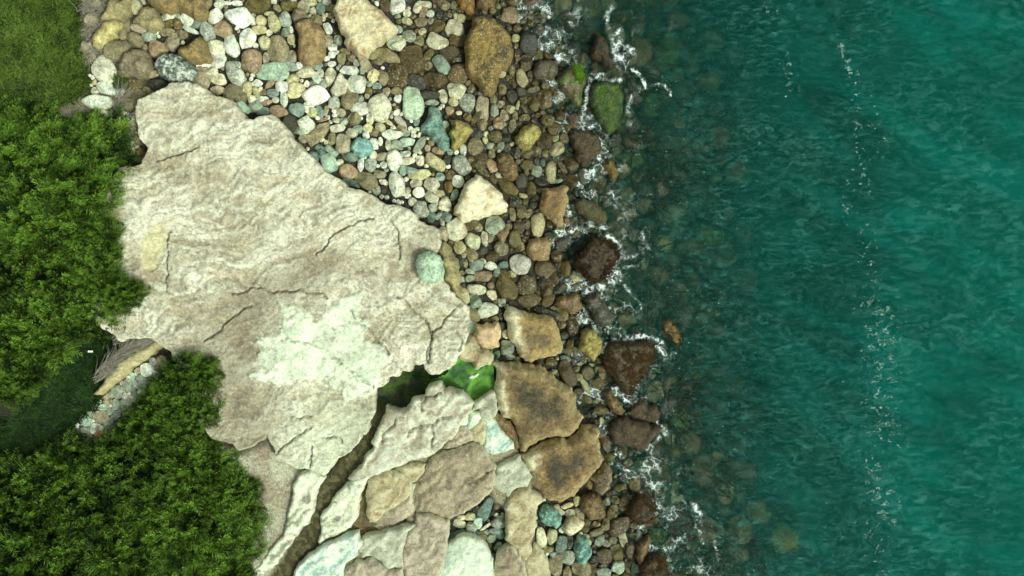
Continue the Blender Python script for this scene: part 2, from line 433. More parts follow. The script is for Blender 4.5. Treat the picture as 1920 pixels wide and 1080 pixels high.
SHELF = [(724, 763), (800, 730), (884, 755), (925, 735), (930, 770), (958, 790), (972, 845), (996, 895), (1008, 935), (1000, 1000), (998, 1200), (540, 1200), (595, 1020), (602, 970), (655, 900), (700, 840)]
POCKET = [(840, 976), (880, 955), (917, 926), (922, 940), (946, 955), (950, 976), (948, 1012), (960, 1025), (938, 1032), (933, 1041), (924, 1056), (909, 1032), (881, 1010), (857, 1012), (838, 1022)]
def build_ground():
    gx, gy, F = grid(-700, 2700, -600, 1700, 14)
    fx, fy, F2 = grid(-80, 2000, -60, 1140, 5)
    # one sheet: coarse outside, fine inside the view (coarse lines snapped into one irregular grid)
    xs = np.unique(np.concatenate([np.arange(-900, -80, 40), np.arange(-80, 1300, 5), np.arange(1300, 2000, 10), np.arange(2000, 3400, 60)]))
    ys = np.unique(np.concatenate([np.arange(-900, -60, 40), np.arange(-60, 1140, 5), np.arange(1140, 2100, 40)]))
    gx, gy = np.meshgrid(xs, ys); sh = gx.shape
    i = np.arange(gx.size).reshape(sh)
    F = np.stack([i[:-1, :-1], i[1:, :-1], i[1:, 1:], i[:-1, 1:]], -1).reshape(-1, 4)
    px, py = gx.ravel(), gy.ravel()
    z = ground_z(px, py)
    ch = sst(-6, 8, signed(px, py, CHAN)); po = sst(-8, 10, signed(px, py, POOL)); ru = sst(-4, 6, signed(px, py, RUN))
    sa = sst(-10, 20, signed(px, py, SAND)); ba = sst(-10, 25, np.maximum(signed(px, py, BUSH_A), signed(px, py, BUSH_B)))
    gr = sst(-8, 10, np.maximum(signed(px, py, GRASS_A), signed(px, py, GRASS_B)))
    co = sst(-12, 10, signed(px, py, CONG))
    z = z + 0.22 * ch - 0.18 * po + 0.30 * sa * (1 - ch) + 0.18 * ru * (1 - ch)
    shf = sst(-4, 6, signed(px, py, SHELF)) * (1 - ch) * (1 - po) * (1 - ru) * sst(4, -8, signed(px, py, POCKET)) 
    z = z + 0.36 * shf
    z = z + 0.03 * fbm(px / 12, py / 12, 3, 2) + 0.06 * ch * fbm(px / 10, py / 10, 3, 8) + 0.08 * po * fbm(px / 16, py / 16, 3, 8)
    n = fbm(px / 22, py / 22, 4, 20) * 0.5 + 0.5; n2 = fbm(px / 60, py / 60, 4, 30) * 0.5 + 0.5
    c = mixc(lin("24221a"), lin("3c382a"), n)
    d = (px - np.interp(py, WLY, WLX)) / 60.0
    sea = sst(-0.5, 1.5, d)
    bed = mixc(lin("3a3018"), lin("1e3410"), sst(0.35, 0.6, n2))
    bed = mixc(bed, lin("5a3a1c"), sst(0.60, 0.75, n) * 0.8); bed = mixc(bed, lin("7c8040"), sst(0.62, 0.8, fbm(px / 34, py / 34, 4, 33) * 0.5 + 0.5) * 0.7)
    bed = mixc(bed, lin("9aa878"), sst(7.5, 14, d))
    c = mixc(c, bed, sea)
    left = sst(300, 220, px) * (1 - sea)
    c = mixc(c, mixc(lin("a5a288"), lin("767260"), n), left * 0.8)
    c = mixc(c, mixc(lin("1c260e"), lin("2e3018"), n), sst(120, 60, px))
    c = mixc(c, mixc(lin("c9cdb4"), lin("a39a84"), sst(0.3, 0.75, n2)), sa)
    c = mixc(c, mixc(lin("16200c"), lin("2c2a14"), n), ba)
    c = mixc(c, mixc(lin("a8b8a0"), lin("8c9080"), n), co)
    c = mixc(c, mixc(lin("1c300e"), lin("33401a"), n), gr)
    c = mixc(c, mixc(lin("8c8468"), lin("b8b496"), n), shf)
    c = mixc(c, mixc(lin("5a5030"), lin("857652"), n), ru)
    c = mixc(c, mixc(lin("4a4826"), lin("74704a"), n), ch)
    c = mixc(c, mixc(lin("3c5a10"), lin("33382c"), sst(0.42, 0.6, n)), po)
    x, y = PX(px, py, z)
    wet = np.clip(sst(-1.2, 0.0, d) + ch * 0.8 + po, 0, 1)
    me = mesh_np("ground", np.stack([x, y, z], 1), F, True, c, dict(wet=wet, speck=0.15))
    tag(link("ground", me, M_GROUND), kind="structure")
build_ground()

def wave_z(x, y):
    z = 0.05 * perlin(x / 2.2 + 0.25 * y, y / 0.9, 40) + 0.02 * perlin(x / 0.9 - 0.3 * y, y / 0.40, 41)
    z = z + 0.09 * perlin(x / 5.0 + y * 0.03, y / 9.0, 42) * sst(3, 9, x)
    return z

def build_sea():
    xs = np.unique(np.concatenate([np.arange(-0.6, 17.5, 0.10), np.arange(17.5, 70, 2.5)]))
    ys = np.unique(np.concatenate([np.arange(-40, -10.4, 2.5), np.arange(-10.4, 10.4, 0.10), np.arange(10.4, 40, 2.5)]))
    gx, gy = np.meshgrid(xs, ys); sh = gx.shape
    X, Y = gx.ravel(), gy.ravel()
    Z = wave_z(X, Y)
    n = len(X); i = np.arange(n).reshape(sh)
    top = np.stack([i[:-1, :-1], i[:-1, 1:], i[1:, 1:], i[1:, :-1]], -1).reshape(-1, 4)
    border = np.concatenate([i[0, :], i[1:, -1], i[-1, :-1][::-1], i[1:-1, 0][::-1]])
    m = len(border); V = [np.stack([X, Y, Z], 1), np.stack([X[border], Y[border], np.full(m, -8.5)], 1)]
    j = np.arange(m); k = (j + 1) % m
    side = np.stack([border[j], n + j, n + k, border[k]], 1)
    # floor of the water body: one fan
    V.append(np.array([[X.mean(), Y.mean(), -8.5]]))
    fan = np.stack([n + j, np.full(m, n + m), n + k], 1)
    px, py = 960 + X * 60, 540 - Y * 60
    milk_glint = 0.10 + 0.30 * sst(0.45, 0.8, fbm(X / 3.0, Y / 3.0, 3, 60) * 0.5 + 0.5) + 0.25 * np.exp(-((px - 1650) / 70) ** 2) * sst(500, 700, py)  # bubble film mixed with painted sky glints
    milk_glint *= 0.6 * sst(1100, 1350, px)
    milk_glint = np.concatenate([milk_glint, np.zeros(m + 1)])
    rip = 0.20 * sst(1150, 1380, px) * sst(1750, 1450, px) * (0.5 + sst(-0.3, 0.4, fbm(X / 2.2, Y / 2.6, 3, 61)))  # strength of the sky glints painted on near-shore ripples
    swl = 0.20 * sst(1450, 1700, px) * (0.45 + sst(-0.3, 0.4, fbm(X / 2.6, Y / 3.4, 3, 63)))  # painted light streaks standing for the shading of offshore waves
    tur = 0.05 * sst(1500, 1950, px) + 0.06 * sst(0.42, 0.66, fbm((X * 0.55 + Y * 0.84) / 1.3, (X * 0.84 - Y * 0.55) / 4.5, 4, 64) * 0.5 + 0.5) * sst(1350, 1600, px) + 0.03 * sst(0.3, 0.8, fbm(X / 4.0, Y / 6.0, 3, 62) * 0.5 + 0.5) * sst(1300, 1500, px)  # turquoise tint towards the right, with wave tones painted as diagonal bands
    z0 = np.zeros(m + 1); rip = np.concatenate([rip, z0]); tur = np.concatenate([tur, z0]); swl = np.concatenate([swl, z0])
    me = mesh_np("sea_water", np.concatenate(V), [top, side, fan], True, None, dict(milk_glint=milk_glint, ripple_glint=rip, turbid_swell=tur, swell_sheen=swl))
    tag(link("sea_water", me, M_WATER), kind="structure")
build_sea()

# ------------------------------------------------------------------ big rocks, traced outlines with real thickness
LAND = []            # landmarks for wording: (px, py, radius, phrase)

def slab(name, poly, height, style, label=None, cat="rock", group=None, parent=None, spacing=3.2, roundw=14.0, edge=0.45,
         base=None, cracks=(), mat=None, seed=0, step=5.0, amp=0.09, tiltx=0.0, tilty=0.0, relief=0.06, wet=0.0, speck=0.3, top=None, under=False):
    """rock with the traced outline: its flank, rounded rim and uneven top are geometry"""
    rr = random.Random(seed + 5)
    out = roughen(poly, step, amp, True, seed)
    cx = sum(p[0] for p in out) / len(out); cy = sum(p[1] for p in out) / len(out)
    g0 = float(ground_z(cx, cy)) if base is None else base
    ox = np.array([p[0] for p in out]); oy = np.array([p[1] for p in out])
    gx, gy, _ = grid(ox.min(), ox.max(), oy.min(), oy.max(), spacing)
    jr = np.random.default_rng(seed + 3)
    gx = gx + jr.uniform(-.3, .3, gx.shape) * spacing; gy = gy + jr.uniform(-.3, .3, gy.shape) * spacing
    m = in_poly(gx, gy, out); gx, gy = gx[m], gy[m]
    d = seg_dist(gx, gy, out); m = d > spacing * 0.55; gx, gy, d = gx[m], gy[m], d[m]
    crk = [roughen(c, 4.0, 0.12, False, seed + 9 + k) for k, c in enumerate(cracks)]
    cd = np.full(gx.shape, 1e3)
    for c in crk: cd = np.minimum(cd, seg_dist(gx, gy, c, False))
    m = cd > spacing * 0.5; gx, gy, d, cd = gx[m], gy[m], d[m], cd[m]
    cpx = [p[0] for c in crk for p in c]; cpy = [p[1] for c in crk for p in c]
    no, ng, nc = len(out), len(gx), len(cpx)
    px = np.concatenate([ox, gx, cpx]); py = np.concatenate([oy, gy, cpy])
    dd = np.concatenate([np.zeros(no), d, seg_dist(np.array(cpx), np.array(cpy), out) if nc else []])
    edges = [(k, (k + 1) % no) for k in range(no)]
    s = no + ng
    for c in crk:
        edges += [(s + k, s + k + 1) for k in range(len(c) - 1)]; s += len(c)
    vs, es, fs, ov, _, _ = delaunay_2d_cdt([Vector((a, b)) for a, b in zip(px, -py)], edges, [list(range(no))], 1, 1e-4)
    vx = np.array([v[0] for v in vs]); vy = -np.array([v[1] for v in vs])
    src = np.array([o[0] if len(o) else 0 for o in ov])
    dd = dd[src]; isedge = src < no; iscrack = src >= no + ng
    F = np.array(fs, int)
    rim = 1 - (1 - np.clip(dd / roundw, 0, 1)) ** 2.2
    zt = (g0 if top is None else 0) + (height if top is None else top(vx, vy)) - height * edge * (1 - rim)
    zt = zt + relief * fbm(vx / 28, vy / 28, 5, seed + 1) * (0.4 + 0.6 * rim) + tiltx * (vx - cx) / 60 - tilty * (vy - cy) / 60
    colr, dz = STYLES[style](vx, vy, dd, seed)
    zt = zt + dz * (0.3 + 0.7 * rim) - 0.20 * iscrack
    zl = float(np.mean(zt))
    x, y = PX(vx, vy, np.full(vx.shape, zl))
    # flank: two rings of the outline going down, a little outwards and uneven
    ei = np.array([int(np.where(src == k)[0][0]) if (src == k).any() else -1 for k in range(no)])
    ei = ei[ei >= 0]; ne = len(ei)
    fx, fy, fz = x[ei], y[ei], zt[ei]
    mx, my = fx.mean(), fy.mean()
    sgn = 1 if np.sum(fx * np.roll(fy, -1) - np.roll(fx, -1) * fy) > 0 else -1
    tx, ty = np.roll(fx, -1) - np.roll(fx, 1), np.roll(fy, -1) - np.roll(fy, 1)
    L = np.hypot(tx, ty) + 1e-9; nx, ny = ty / L * sgn, -tx / L * sgn
    V = [np.stack([x, y, zt], 1)]; C = [colr]
    bot = ground_z(vx[ei], vy[ei]) - 0.35
    if base is not None: bot = np.minimum(bot, base - 0.35)
    faces = []; prev = ei
    for q, (t, o) in enumerate(((0.35, 0.02), (1.0, -0.03))):
        w = perlin(vx[ei] / 9, vy[ei] / 9, seed + 30 + q) * 0.03
        zz = fz * (1 - t) + bot * t
        V.append(np.stack([fx + nx * (o + w), fy + ny * (o + w), zz], 1)); C.append(colr[ei] * (0.9 if q else 1.0))
        cur = np.arange(ne) + sum(len(v) for v in V[:-1])
        k = (np.arange(ne) + 1) % ne
        if sgn > 0: faces.append(np.stack([prev, cur, cur[k], prev[k]], 1))
        else: faces.append(np.stack([prev, prev[k], cur[k], cur], 1))
        prev = cur
    V = np.concatenate(V); C = np.concatenate(C)
    a, b_, c_ = V[F[:, 0]], V[F[:, 1]], V[F[:, 2]]
    cr = (b_[:, 0] - a[:, 0]) * (c_[:, 1] - a[:, 1]) - (b_[:, 1] - a[:, 1]) * (c_[:, 0] - a[:, 0])
    F[cr < 0] = F[cr < 0][:, ::-1]
    wetv = np.clip(wet + (sst(0.35, 0.05, V[:, 2]) if not under else 0), 0, 1)
    org = np.array([mx, my, g0])
    par = parent
    loc = None
    if parent is None: V = V - org; loc = tuple(org)
    me = mesh_np(name, V, [F, np.concatenate(faces)], True, C, dict(wet=wetv, speck=speck))
    o = link(name, me, mat or M_SLAB, par, loc)
    if parent is None: tag(o, label, cat, group)
    elif label: o["label"] = label
    return o

def st_lime(px, py, d, s):
    w1 = fbm(px / 170, py / 170, 3, 70) * 40; w2 = fbm(px / 60, py / 60, 4, 71) * 20
    a = math.radians(-24)
    u = px * math.cos(a) + py * math.sin(a) + w1; v = -px * math.sin(a) + py * math.cos(a) + w1 * 1.3 + w2
    st = fbm(u / 150, v / 13, 5, 72) * 0.5 + 0.5
    st2 = fbm(u / 60, v / 5.0, 4, 73, 0.65) * 0.5 + 0.5
    big = fbm(px / 120, py / 90, 4, 74) * 0.5 + 0.5
    c = mixc(lin("9a967c"), lin("d6dac4"), sst(0.30, 0.62, big * 0.55 + st * 0.45))
    c = mixc(c, lin("746e58"), sst(0.55, 0.33, st2) * 0.65)
    c = mixc(c, lin("b5ac90"), sst(0.5, 0.75, fbm(px / 45, py / 30, 4, 75) * 0.5 + 0.5) * 0.5)
    line = np.abs(fbm(u / 110, v / 16, 4, 79)); line2 = np.abs(fbm(u / 45, v / 10, 4, 66))
    c = mixc(c, lin("55513e"), sst(0.03, 0.0, line) * 0.25); c = mixc(c, lin("d4d8bc"), sst(0.05, 0.0, line2) * 0.4)
    pit = sst(0.45, 0.62, fbm(px / 5.0, py / 5.0, 2, 67))
    c = mixc(c, lin("4c4838"), pit * 0.5 * sst(0.2, 0.6, st2))
    # greyer worn swath round the pale shelf and at the left shore of it
    sw = np.exp(-(((np.hypot((px - 610) / 1.0, (py - 690) * 0.95) - 165) / 45) ** 2)) * sst(660, 520, px + (py - 600) * 0.3)
    sw = np.maximum(sw, np.exp(-((px - 400) / 60) ** 2 - ((py - 690) / 90) ** 2))
    c = mixc(c, lin("7c7662"), sw * (0.35 + 0.5 * sst(0.3, 0.7, st2)))
    pale = sst(-4, 3, signed(px, py, PALE) + fbm(px / 40, py / 30, 5, 76, 0.6) * 34)
    c = mixc(c, mixc(lin("c6d6be"), lin("deedd4"), sst(0.3, 0.7, fbm(px / 40, py / 40, 4, 77) * 0.5 + 0.5)), pale * 0.8)
    low = sst(690, 830, py) * sst(480, 620, px)
    c = mixc(c, lin("c8d6ba"), low * 0.5)
    crust = sst(0.50, 0.70, fbm(px / 9, py / 9, 4, 68, 0.7) * 0.5 + 0.5) * sst(0.35, 0.65, fbm(px / 70, py / 70, 3, 69) * 0.5 + 0.5)
    c = mixc(c, lin("6a624a"), crust * 0.55)
    hol = sst(-3, 3, signed(px, py, HOLLOW) + fbm(px / 10, py / 10, 3, 78) * 6)
    c = mixc(c, lin("c4c294"), hol * 0.7)
    dz = ((st - 0.5) * 0.12 + (st2 - 0.5) * 0.05 - 0.03 * sst(0.05, 0.0, line)) * (1 - 0.6 * pale) * 0.55 + 0.05 * pale - 0.06 * hol + 0.25 * (big - 0.5) - 0.10 * sw * st2
    ter = (st * 9 % 1.0); dz = dz + 0.012 * sst(0.0, 0.25, ter)
    return c, dz
PALE = [(536, 581), (563, 581), (598, 590), (640, 556), (676, 546), (662, 597), (699, 643), (724, 674), (718, 713), (699, 735), (650, 745), (613, 713), (551, 725), (497, 713), (481, 698), (485, 655), (497, 636), (515, 628), (530, 600)]
HOLLOW = [(282, 430), (305, 425), (318, 440), (312, 480), (300, 505), (275, 505), (267, 480), (272, 455)]

def st_shelf(cols, veins=0.5):
    A, B, Cc = [lin(c) for c in cols]
    def f(px, py, d, s):
        a = math.radians(-40)
        w = fbm(px / 50, py / 50, 4, s + 80) * 22
        u = px * math.cos(a) + py * math.sin(a); v = -px * math.sin(a) + py * math.cos(a) + w
        st = fbm(u / 60, v / 9, 5, s + 81) * 0.5 + 0.5
        n = fbm(px / 22, py / 22, 5, s + 82, 0.6) * 0.5 + 0.5
        c = mixc(A, B, sst(0.3, 0.7, n * 0.5 + st * 0.5))
        c = mixc(c, Cc, sst(0.52, 0.30, st) * veins)
        c = mixc(c, lin("dbe4c4"), sst(7, 1, d + 5 * n) * 0.5)
        return c * 0.92, (st - 0.5) * 0.08 + (n - 0.5) * 0.06
    return f

def st_brown(edge_c, mid_c, dark_c, light_side=None):
    E, Mc, D = lin(edge_c), lin(mid_c), lin(dark_c)
    def f(px, py, d, s):
        n = fbm(px / 20, py / 20, 5, s + 90, 0.6) * 0.5 + 0.5
        n2 = fbm(px / 5, py / 5, 3, s + 91, 0.6) * 0.5 + 0.5
        dm = max(d.max(), 1)
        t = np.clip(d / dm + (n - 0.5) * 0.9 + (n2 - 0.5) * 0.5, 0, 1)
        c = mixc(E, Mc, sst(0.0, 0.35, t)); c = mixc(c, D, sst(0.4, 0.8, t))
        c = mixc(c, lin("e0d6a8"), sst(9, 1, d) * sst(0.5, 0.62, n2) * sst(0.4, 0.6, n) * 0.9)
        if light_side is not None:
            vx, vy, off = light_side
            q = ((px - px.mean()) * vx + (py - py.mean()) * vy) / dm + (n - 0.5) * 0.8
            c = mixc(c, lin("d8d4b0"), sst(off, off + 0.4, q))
        return c, (n - 0.5) * 0.08
    return f

def st_two(a, b, scale=18, thr=0.5, rough=0.07, soft=0.12):
    A, B = lin(a), lin(b)
    def f(px, py, d, s):
        n = fbm(px / scale, py / scale, 5, s + 95, 0.65) * 0.5 + 0.5
        n2 = fbm(px / 6, py / 6, 4, s + 96, 0.7) * 0.5 + 0.5
        c = mixc(A, B, sst(thr - soft, thr + soft, n * 0.7 + n2 * 0.3))
        return c, (n - 0.5) * rough * 2 + (n2 - 0.5) * rough
    return f

STYLES = dict(
    lime=st_lime,
    shelf=st_shelf(("a8a28a", "d6dec8", "746e58")), shelfpink=st_shelf(("968e7a", "bcb69e", "746a58"), 0.6),
    shelfoval=st_shelf(("877e66", "a9a084", "62594a"), 0.6), shelftan=st_shelf(("9c9068", "c2be9a", "7c6c46"), 0.6),
    shelfblue=st_shelf(("c4dccb", "e4f2dc", "6fa09a"), 0.75), shelfgrey=st_shelf(("9aa08c", "c4c9b2", "7a7a66"), 0.5), shelfpale=st_shelf(("c8dcc6", "ddf0d6", "9fb0a0"), 0.4),
    conglo=st_shelf(("c9d0b4", "e2eed2", "66705c"), 0.8),
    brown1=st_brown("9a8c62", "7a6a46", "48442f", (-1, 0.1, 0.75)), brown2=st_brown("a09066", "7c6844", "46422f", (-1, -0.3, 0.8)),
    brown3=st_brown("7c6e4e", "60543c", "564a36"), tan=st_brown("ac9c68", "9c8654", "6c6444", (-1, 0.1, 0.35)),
    orange=st_brown("9e8a5c", "866e48", "6c5c40"), block=st_brown("bca87e", "c2a682", "b4a07c"),
    cream=st_two("dcdab6", "ac8a58", 26, 0.62), creamrough=st_two("c9c29c", "9c7c46", 34, 0.62, 0.10), rusty=st_two("9c7638", "75592c", 16),
    yellowbrown=st_two("54482c", "857238", 34, 0.45, 0.12), midbrown=st_two("85704a", "a08e62", 22, 0.5), khaki=st_two("8a845c", "a8a070", 26),
    ochre=st_two("756a44", "98824c", 20), speckgrey=st_two("4c5a52", "c4d4c6", 12, 0.52, 0.05, 0.06), greybrown=st_two("6e6650", "8e866a", 18),
    mint=st_two("9fc0a2", "c0dcc0", 22), teal=st_two("587f74", "86ab9c", 14), turq=st_two("74a6a2", "9accc0", 14, 0.5, 0.04),
    yellow=st_two("c2bc84", "aca264", 20), oliveyellow=st_two("6e6430", "a39c54", 14, 0.45, 0.10), darkflat=st_two("4a4636", "565240", 24),
    algae=st_two("2a4a16", "4e6a1c", 16, 0.5, 0.05), weedbrown=st_two("2a200e", "4e3e20", 12, 0.5, 0.10), weedred=st_two("3a3018", "5c4c30", 16, 0.5, 0.08),
    weedyellow=st_two("54461a", "86702c", 10, 0.45, 0.10), bronze=st_two("5c4c2c", "78643a", 20), wetgrey=st_two("3c4034", "4a4c3a", 20),
    greenstripe=st_two("5a4e34", "4e6428", 26, 0.55), strip=st_two("b6b288", "a09868", 18, 0.5, 0.06), tealcob=st_two("3f7470", "88b4a4", 12, 0.5))

def P(s):
    v = [float(t) for t in s.replace(",", " ").split()]
    return list(zip(v[0::2], v[1::2]))
def T(x0, y0, sc, s):
    return [(x0 + a / sc, y0 + b / sc) for a, b in P(s)]

# the great limestone platform
MAIN = P("""264,191 278,185 307,169 320,159 344,157 371,159 387,167 394,177 418,183 437,190 453,210 461,224 488,218 511,214 538,245 558,268 577,288
593,307 620,327 643,342 674,354 706,373 723,383 753,386 766,391 779,401 780,410 799,421 820,428 821,447 823,451 818,466 814,472 826,500 828,527 835,532 850,556 860,562 877,581
876,594 881,605 873,614 875,620 876,629 872,640 866,662 856,670 851,686 842,694 823,704 805,704 795,694 792,683 771,688 766,699 750,696 743,708 724,709 722,720
704,729 699,738 698,751 699,770 696,783 688,807 681,818 673,815 671,828 662,841 655,837 657,844 644,856 631,861 621,878 607,893 590,884 572,878 560,880 533,868
516,857 510,833 502,815 492,826 462,840 447,841 440,831 400,820 378,790 370,740 340,690 300,640 235,640 190,600 170,560 165,500 185,440 205,380 222,330
234,316 272,309 283,279 268,262 266,242""")
LIME_CRACKS = [T(380, 480, 2.571, "400,390 470,410 540,430 590,450 620,490 670,520 700,555 760,585 820,640"),
    T(380, 480, 2.571, "700,260 740,320 800,370 860,430 890,480"), T(380, 480, 2.571, "930,200 990,250 1050,300 1095,370 1090,430 1080,520"),
    T(380, 480, 2.571, "1095,370 1160,310 1210,260"), T(740, 540, 5.4, "300,330 345,430 355,520 345,640 320,760"), T(740, 540, 5.4, "620,450 680,550 640,640"),
    T(200, 140, 2.571, "1000,865 1060,820 1130,745 1200,710 1280,690"), T(200, 140, 2.571, "1360,690 1400,760 1405,850 1400,890"),
    T(440, 700, 5.4, "410,830 540,710 640,640 720,570 770,565"), T(440, 700, 5.4, "760,940 770,830 780,740"), T(440, 700, 5.4, "920,660 1040,655 1080,710"),
    T(440, 700, 5.4, "560,450 700,440 780,440"), T(200, 140, 2.571, "300,1040 305,960 300,890 320,760"), T(200, 140, 2.571, "250,420 300,400 420,370 450,350"),
    P("430,548 470,540 520,545 560,541 590,549 612,560"), P("385,640 430,600 470,575")]
slab("rock_platform", MAIN, 0, "lime", "broad pale limestone platform with swirling beds and a white worn patch", "rock", seed=101, spacing=2.7, roundw=12, edge=0.5, cracks=LIME_CRACKS,
     relief=0.05, speck=0.18, base=1.0, amp=0.07,
     top=lambda x, y: ground_z(x, y) * 0.55 + 1.15 + 0.15 * sst(800, 400, x))
LAND.append((520, 480, 200, "the pale limestone platform"))

def SH(poly, style, label, seed, h=0.62, **k):
    k.setdefault("roundw", 6); k.setdefault("edge", 0.2); k.setdefault("relief", 0.04)
    cx = sum(p[0] for p in poly) / len(poly); cy = sum(p[1] for p in poly) / len(poly)
    poly = [(x + (x - cx) / math.hypot(x - cx, y - cy) * 1.8, y + (y - cy) / math.hypot(x - cx, y - cy) * 1.8) for x, y in poly]
    return slab("rock_block", poly, h, style, label, "rock", seed=seed, **k)
SH(P("724,763 741,770 761,770 771,751 795,744 798,733 810,722 826,721 831,734 845,731 858,735 880,752 885,760 872,782 858,803 845,826 808,853 770,862 735,878 700,893 693,898 662,906 652,898 681,867 701,840 696,830 715,790"),
   "shelf", "rough pale block lying between the green pool and the narrow channel", 201, 0.75,
   cracks=[T(680, 640, 5.4, "600,700 590,640 640,560 740,560 790,520"), T(680, 640, 5.4, "460,960 540,880 660,850 780,780 900,760"), T(680, 640, 5.4, "190,1020 260,900 330,790"), T(680, 640, 5.4, "700,880 720,960 700,1060")])
SH(T(680, 640, 5.4, "1130,620 1230,560 1325,520 1345,640 1352,700 1320,765 1200,770 1190,690 1110,700"), "shelfgrey", "grey tan angular block against the left corner of the largest brown slab", 202, 0.6)
SH(T(680, 640, 5.4, "1112,640 1105,710 1180,720 1195,790 1150,870 1080,900 1060,870 1070,820 1100,740 1060,760"), "shelfpale", "small pale wedge just below the green pool's right end", 203, 0.55)
SH(T(680, 640, 5.4, "1055,640 1105,650 1060,790 1040,860 940,870 910,940 800,1070 770,1075 860,930 920,830 960,760"), "shelfblue", "long mint coloured vein of stone running down from the green pool", 204, 0.5, roundw=7)
SH(T(680, 640, 5.4, "960,880 1050,872 1080,920 1115,1000 1010,1045 960,1075 860,1090 815,1085 900,960"), "shelfpink", "brown nodule block above the large oval grey nodule", 205, 0.6)
SH(T(680, 640, 5.4, "1125,840 1200,780 1240,830 1235,960 1195,1060 1110,1010 1075,920"), "shelftan", "tan knobbly block between the mint vein and the blue streaked stone", 206, 0.55)
SH(T(680, 640, 5.4, "1210,775 1320,790 1420,930 1510,1010 1525,1085 1420,1130 1340,1140 1210,1080 1240,960 1245,830"), "shelfblue", "dark block with a pale blue streak beside the brown slabs", 207, 0.5)
SH(T(680, 640, 5.4, "1325,775 1360,715 1500,815 1530,890 1560,960 1590,1080 1540,1085 1520,1000 1430,920"), "bronze", "olive brown wedge jammed against the largest brown slab", 208, 0.42)
SH(T(640, 820, 4.155, "585,580 590,350 650,250 700,170 850,110 1000,55 1060,70 1130,140 1195,235 1190,330 1150,440 1050,530 1000,560 900,610 820,645 760,620 690,600 610,595"), "shelfoval",
   "large oval grey brown nodule rimmed in mint, ringed by a crack", 209, 0.68, roundw=16, cracks=[T(640, 820, 4.155, "990,370 1070,330 1130,280 1180,260")], spacing=3.0)
SH(T(640, 820, 4.155, "205,350 250,310 330,275 430,280 480,305 525,350 540,400 525,450 500,480 420,540 320,600 220,665 195,600 205,520 195,440"), "shelftan",
   "rounded tan nodule left of the large oval grey nodule", 210, 0.6, roundw=14)
SH(T(640, 820, 4.155, "420,260 560,215 655,215 640,270 590,330 540,348 490,300"), "shelftan", "small tan wedge between the two rounded nodules", 211, 0.55)
SH(T(640, 820, 4.155, "545,400 580,360 575,560 560,600 480,640 400,690 300,740 250,690 330,610 430,545 510,490"), "shelfpink", "pink veined strip of shelf below the rounded tan nodule", 212, 0.4)
SH(T(640, 820, 4.155, "585,605 690,610 760,630 828,655 820,800 800,960 740,1190 470,1190 470,950 480,880 510,760 575,690"), "shelfpink",
   "flat pinkish grey slab at the bottom, right of the crossing crack", 213, 0.62, spacing=3.0)
SH(T(640, 820, 4.155, "570,690 505,750 470,880 478,1025 350,1030 300,960 240,930 160,945 130,880 160,790 270,760 400,720"), "shelfgrey", "grey pitted shelf piece left of the flat pinkish slab", 214, 0.58)
SH(T(640, 820, 4.155, "130,965 230,950 320,1015 370,1035 470,1030 480,1190 -40,1190 40,1020"), "shelfpink", "pitted greyish lump at the bottom edge left of the flat pinkish slab", 215, 0.62)
SH(T(640, 820, 4.155, "825,860 900,800 980,788 1050,810 1100,850 1140,910 1170,970 1180,1190 735,1190 790,980"), "shelfpale", "smooth mint white boulder at the bottom edge beside the pocket of pebbles", 216, 0.75, roundw=30)
SH(T(640, 820, 4.155, "1225,900 1280,865 1330,860 1390,935 1420,1010 1440,1190 1190,1190"), "shelfoval", "smooth tan boulder right of the mint white one at the bottom edge", 217, 0.7, roundw=24)
SH(T(640, 820, 4.155, "1205,235 1290,190 1380,150 1430,230 1483,315 1450,390 1300,468 1240,420 1170,380 1195,310"), "shelfgrey", "grey square block wedged between the oval nodule and a brown slab", 218, 0.6)
SH(T(640, 820, 4.155, "1300,475 1380,420 1460,392 1530,450 1590,505 1525,545 1505,640 1500,760 1480,900 1440,960 1400,930 1340,858 1280,800 1290,650 1275,560"), "shelftan",
   "knobbly tan rock along the left side of the lower cobble pocket", 219, 0.6)
SH(T(640, 820, 4.155, "1440,965 1490,900 1500,850 1560,900 1600,960 1580,1190 1440,1190"), "shelftan", "cracked tan rock at the bottom edge under the lower cobble pocket", 223, 0.4)
SH(P("641,917 655,905 690,894 676,925 668,950 664,975 655,990 638,1000 620,1006 600,1022 596,1014 602,1000 601,975 620,948"), "conglo", "white conglomerate wedge between the channel and the ochre runnel", 220, 0.5)
SH(P("585,1038 610,1022 640,1008 668,1002 676,1020 666,1045 642,1070 634,1115 530,1115 560,1058"), "shelfblue", "bluish white layered rock at the bottom edge right of the channel", 221, 0.55)
SH(P("560,890 580,882 606,898 590,925 584,960 575,985 555,1005 532,1035 512,1062 480,1115 440,1115 470,1075 500,1040 530,1005 535,985 540,955 548,925"), "conglo",
   "strip of white conglomerate along the left bank of the channel", 222, 0.45)
LAND += [(850, 910, 70, "the large oval nodule"), (880, 1055, 45, "the mint white boulder at the bottom edge"), (820, 720, 60, "the green rock pool")]

BIG = []
def BG(name, poly, h, style, label, short, seed, **k):
    k.setdefault("mat", M_BROWN); k.setdefault("roundw", 12); k.setdefault("spacing", 2.6); k.setdefault("relief", 0.05)
    o = slab(name, poly, h, style, label, "rock", seed=seed, **k)
    xs = [p[0] for p in poly]; ys = [p[1] for p in poly]
    if short: LAND.append((sum(xs) / len(xs), sum(ys) / len(ys), (max(xs) - min(xs) + max(ys) - min(ys)) / 4, short))
    BIG.append(poly)
    return o
for p in (MAIN,): BIG.append(p)

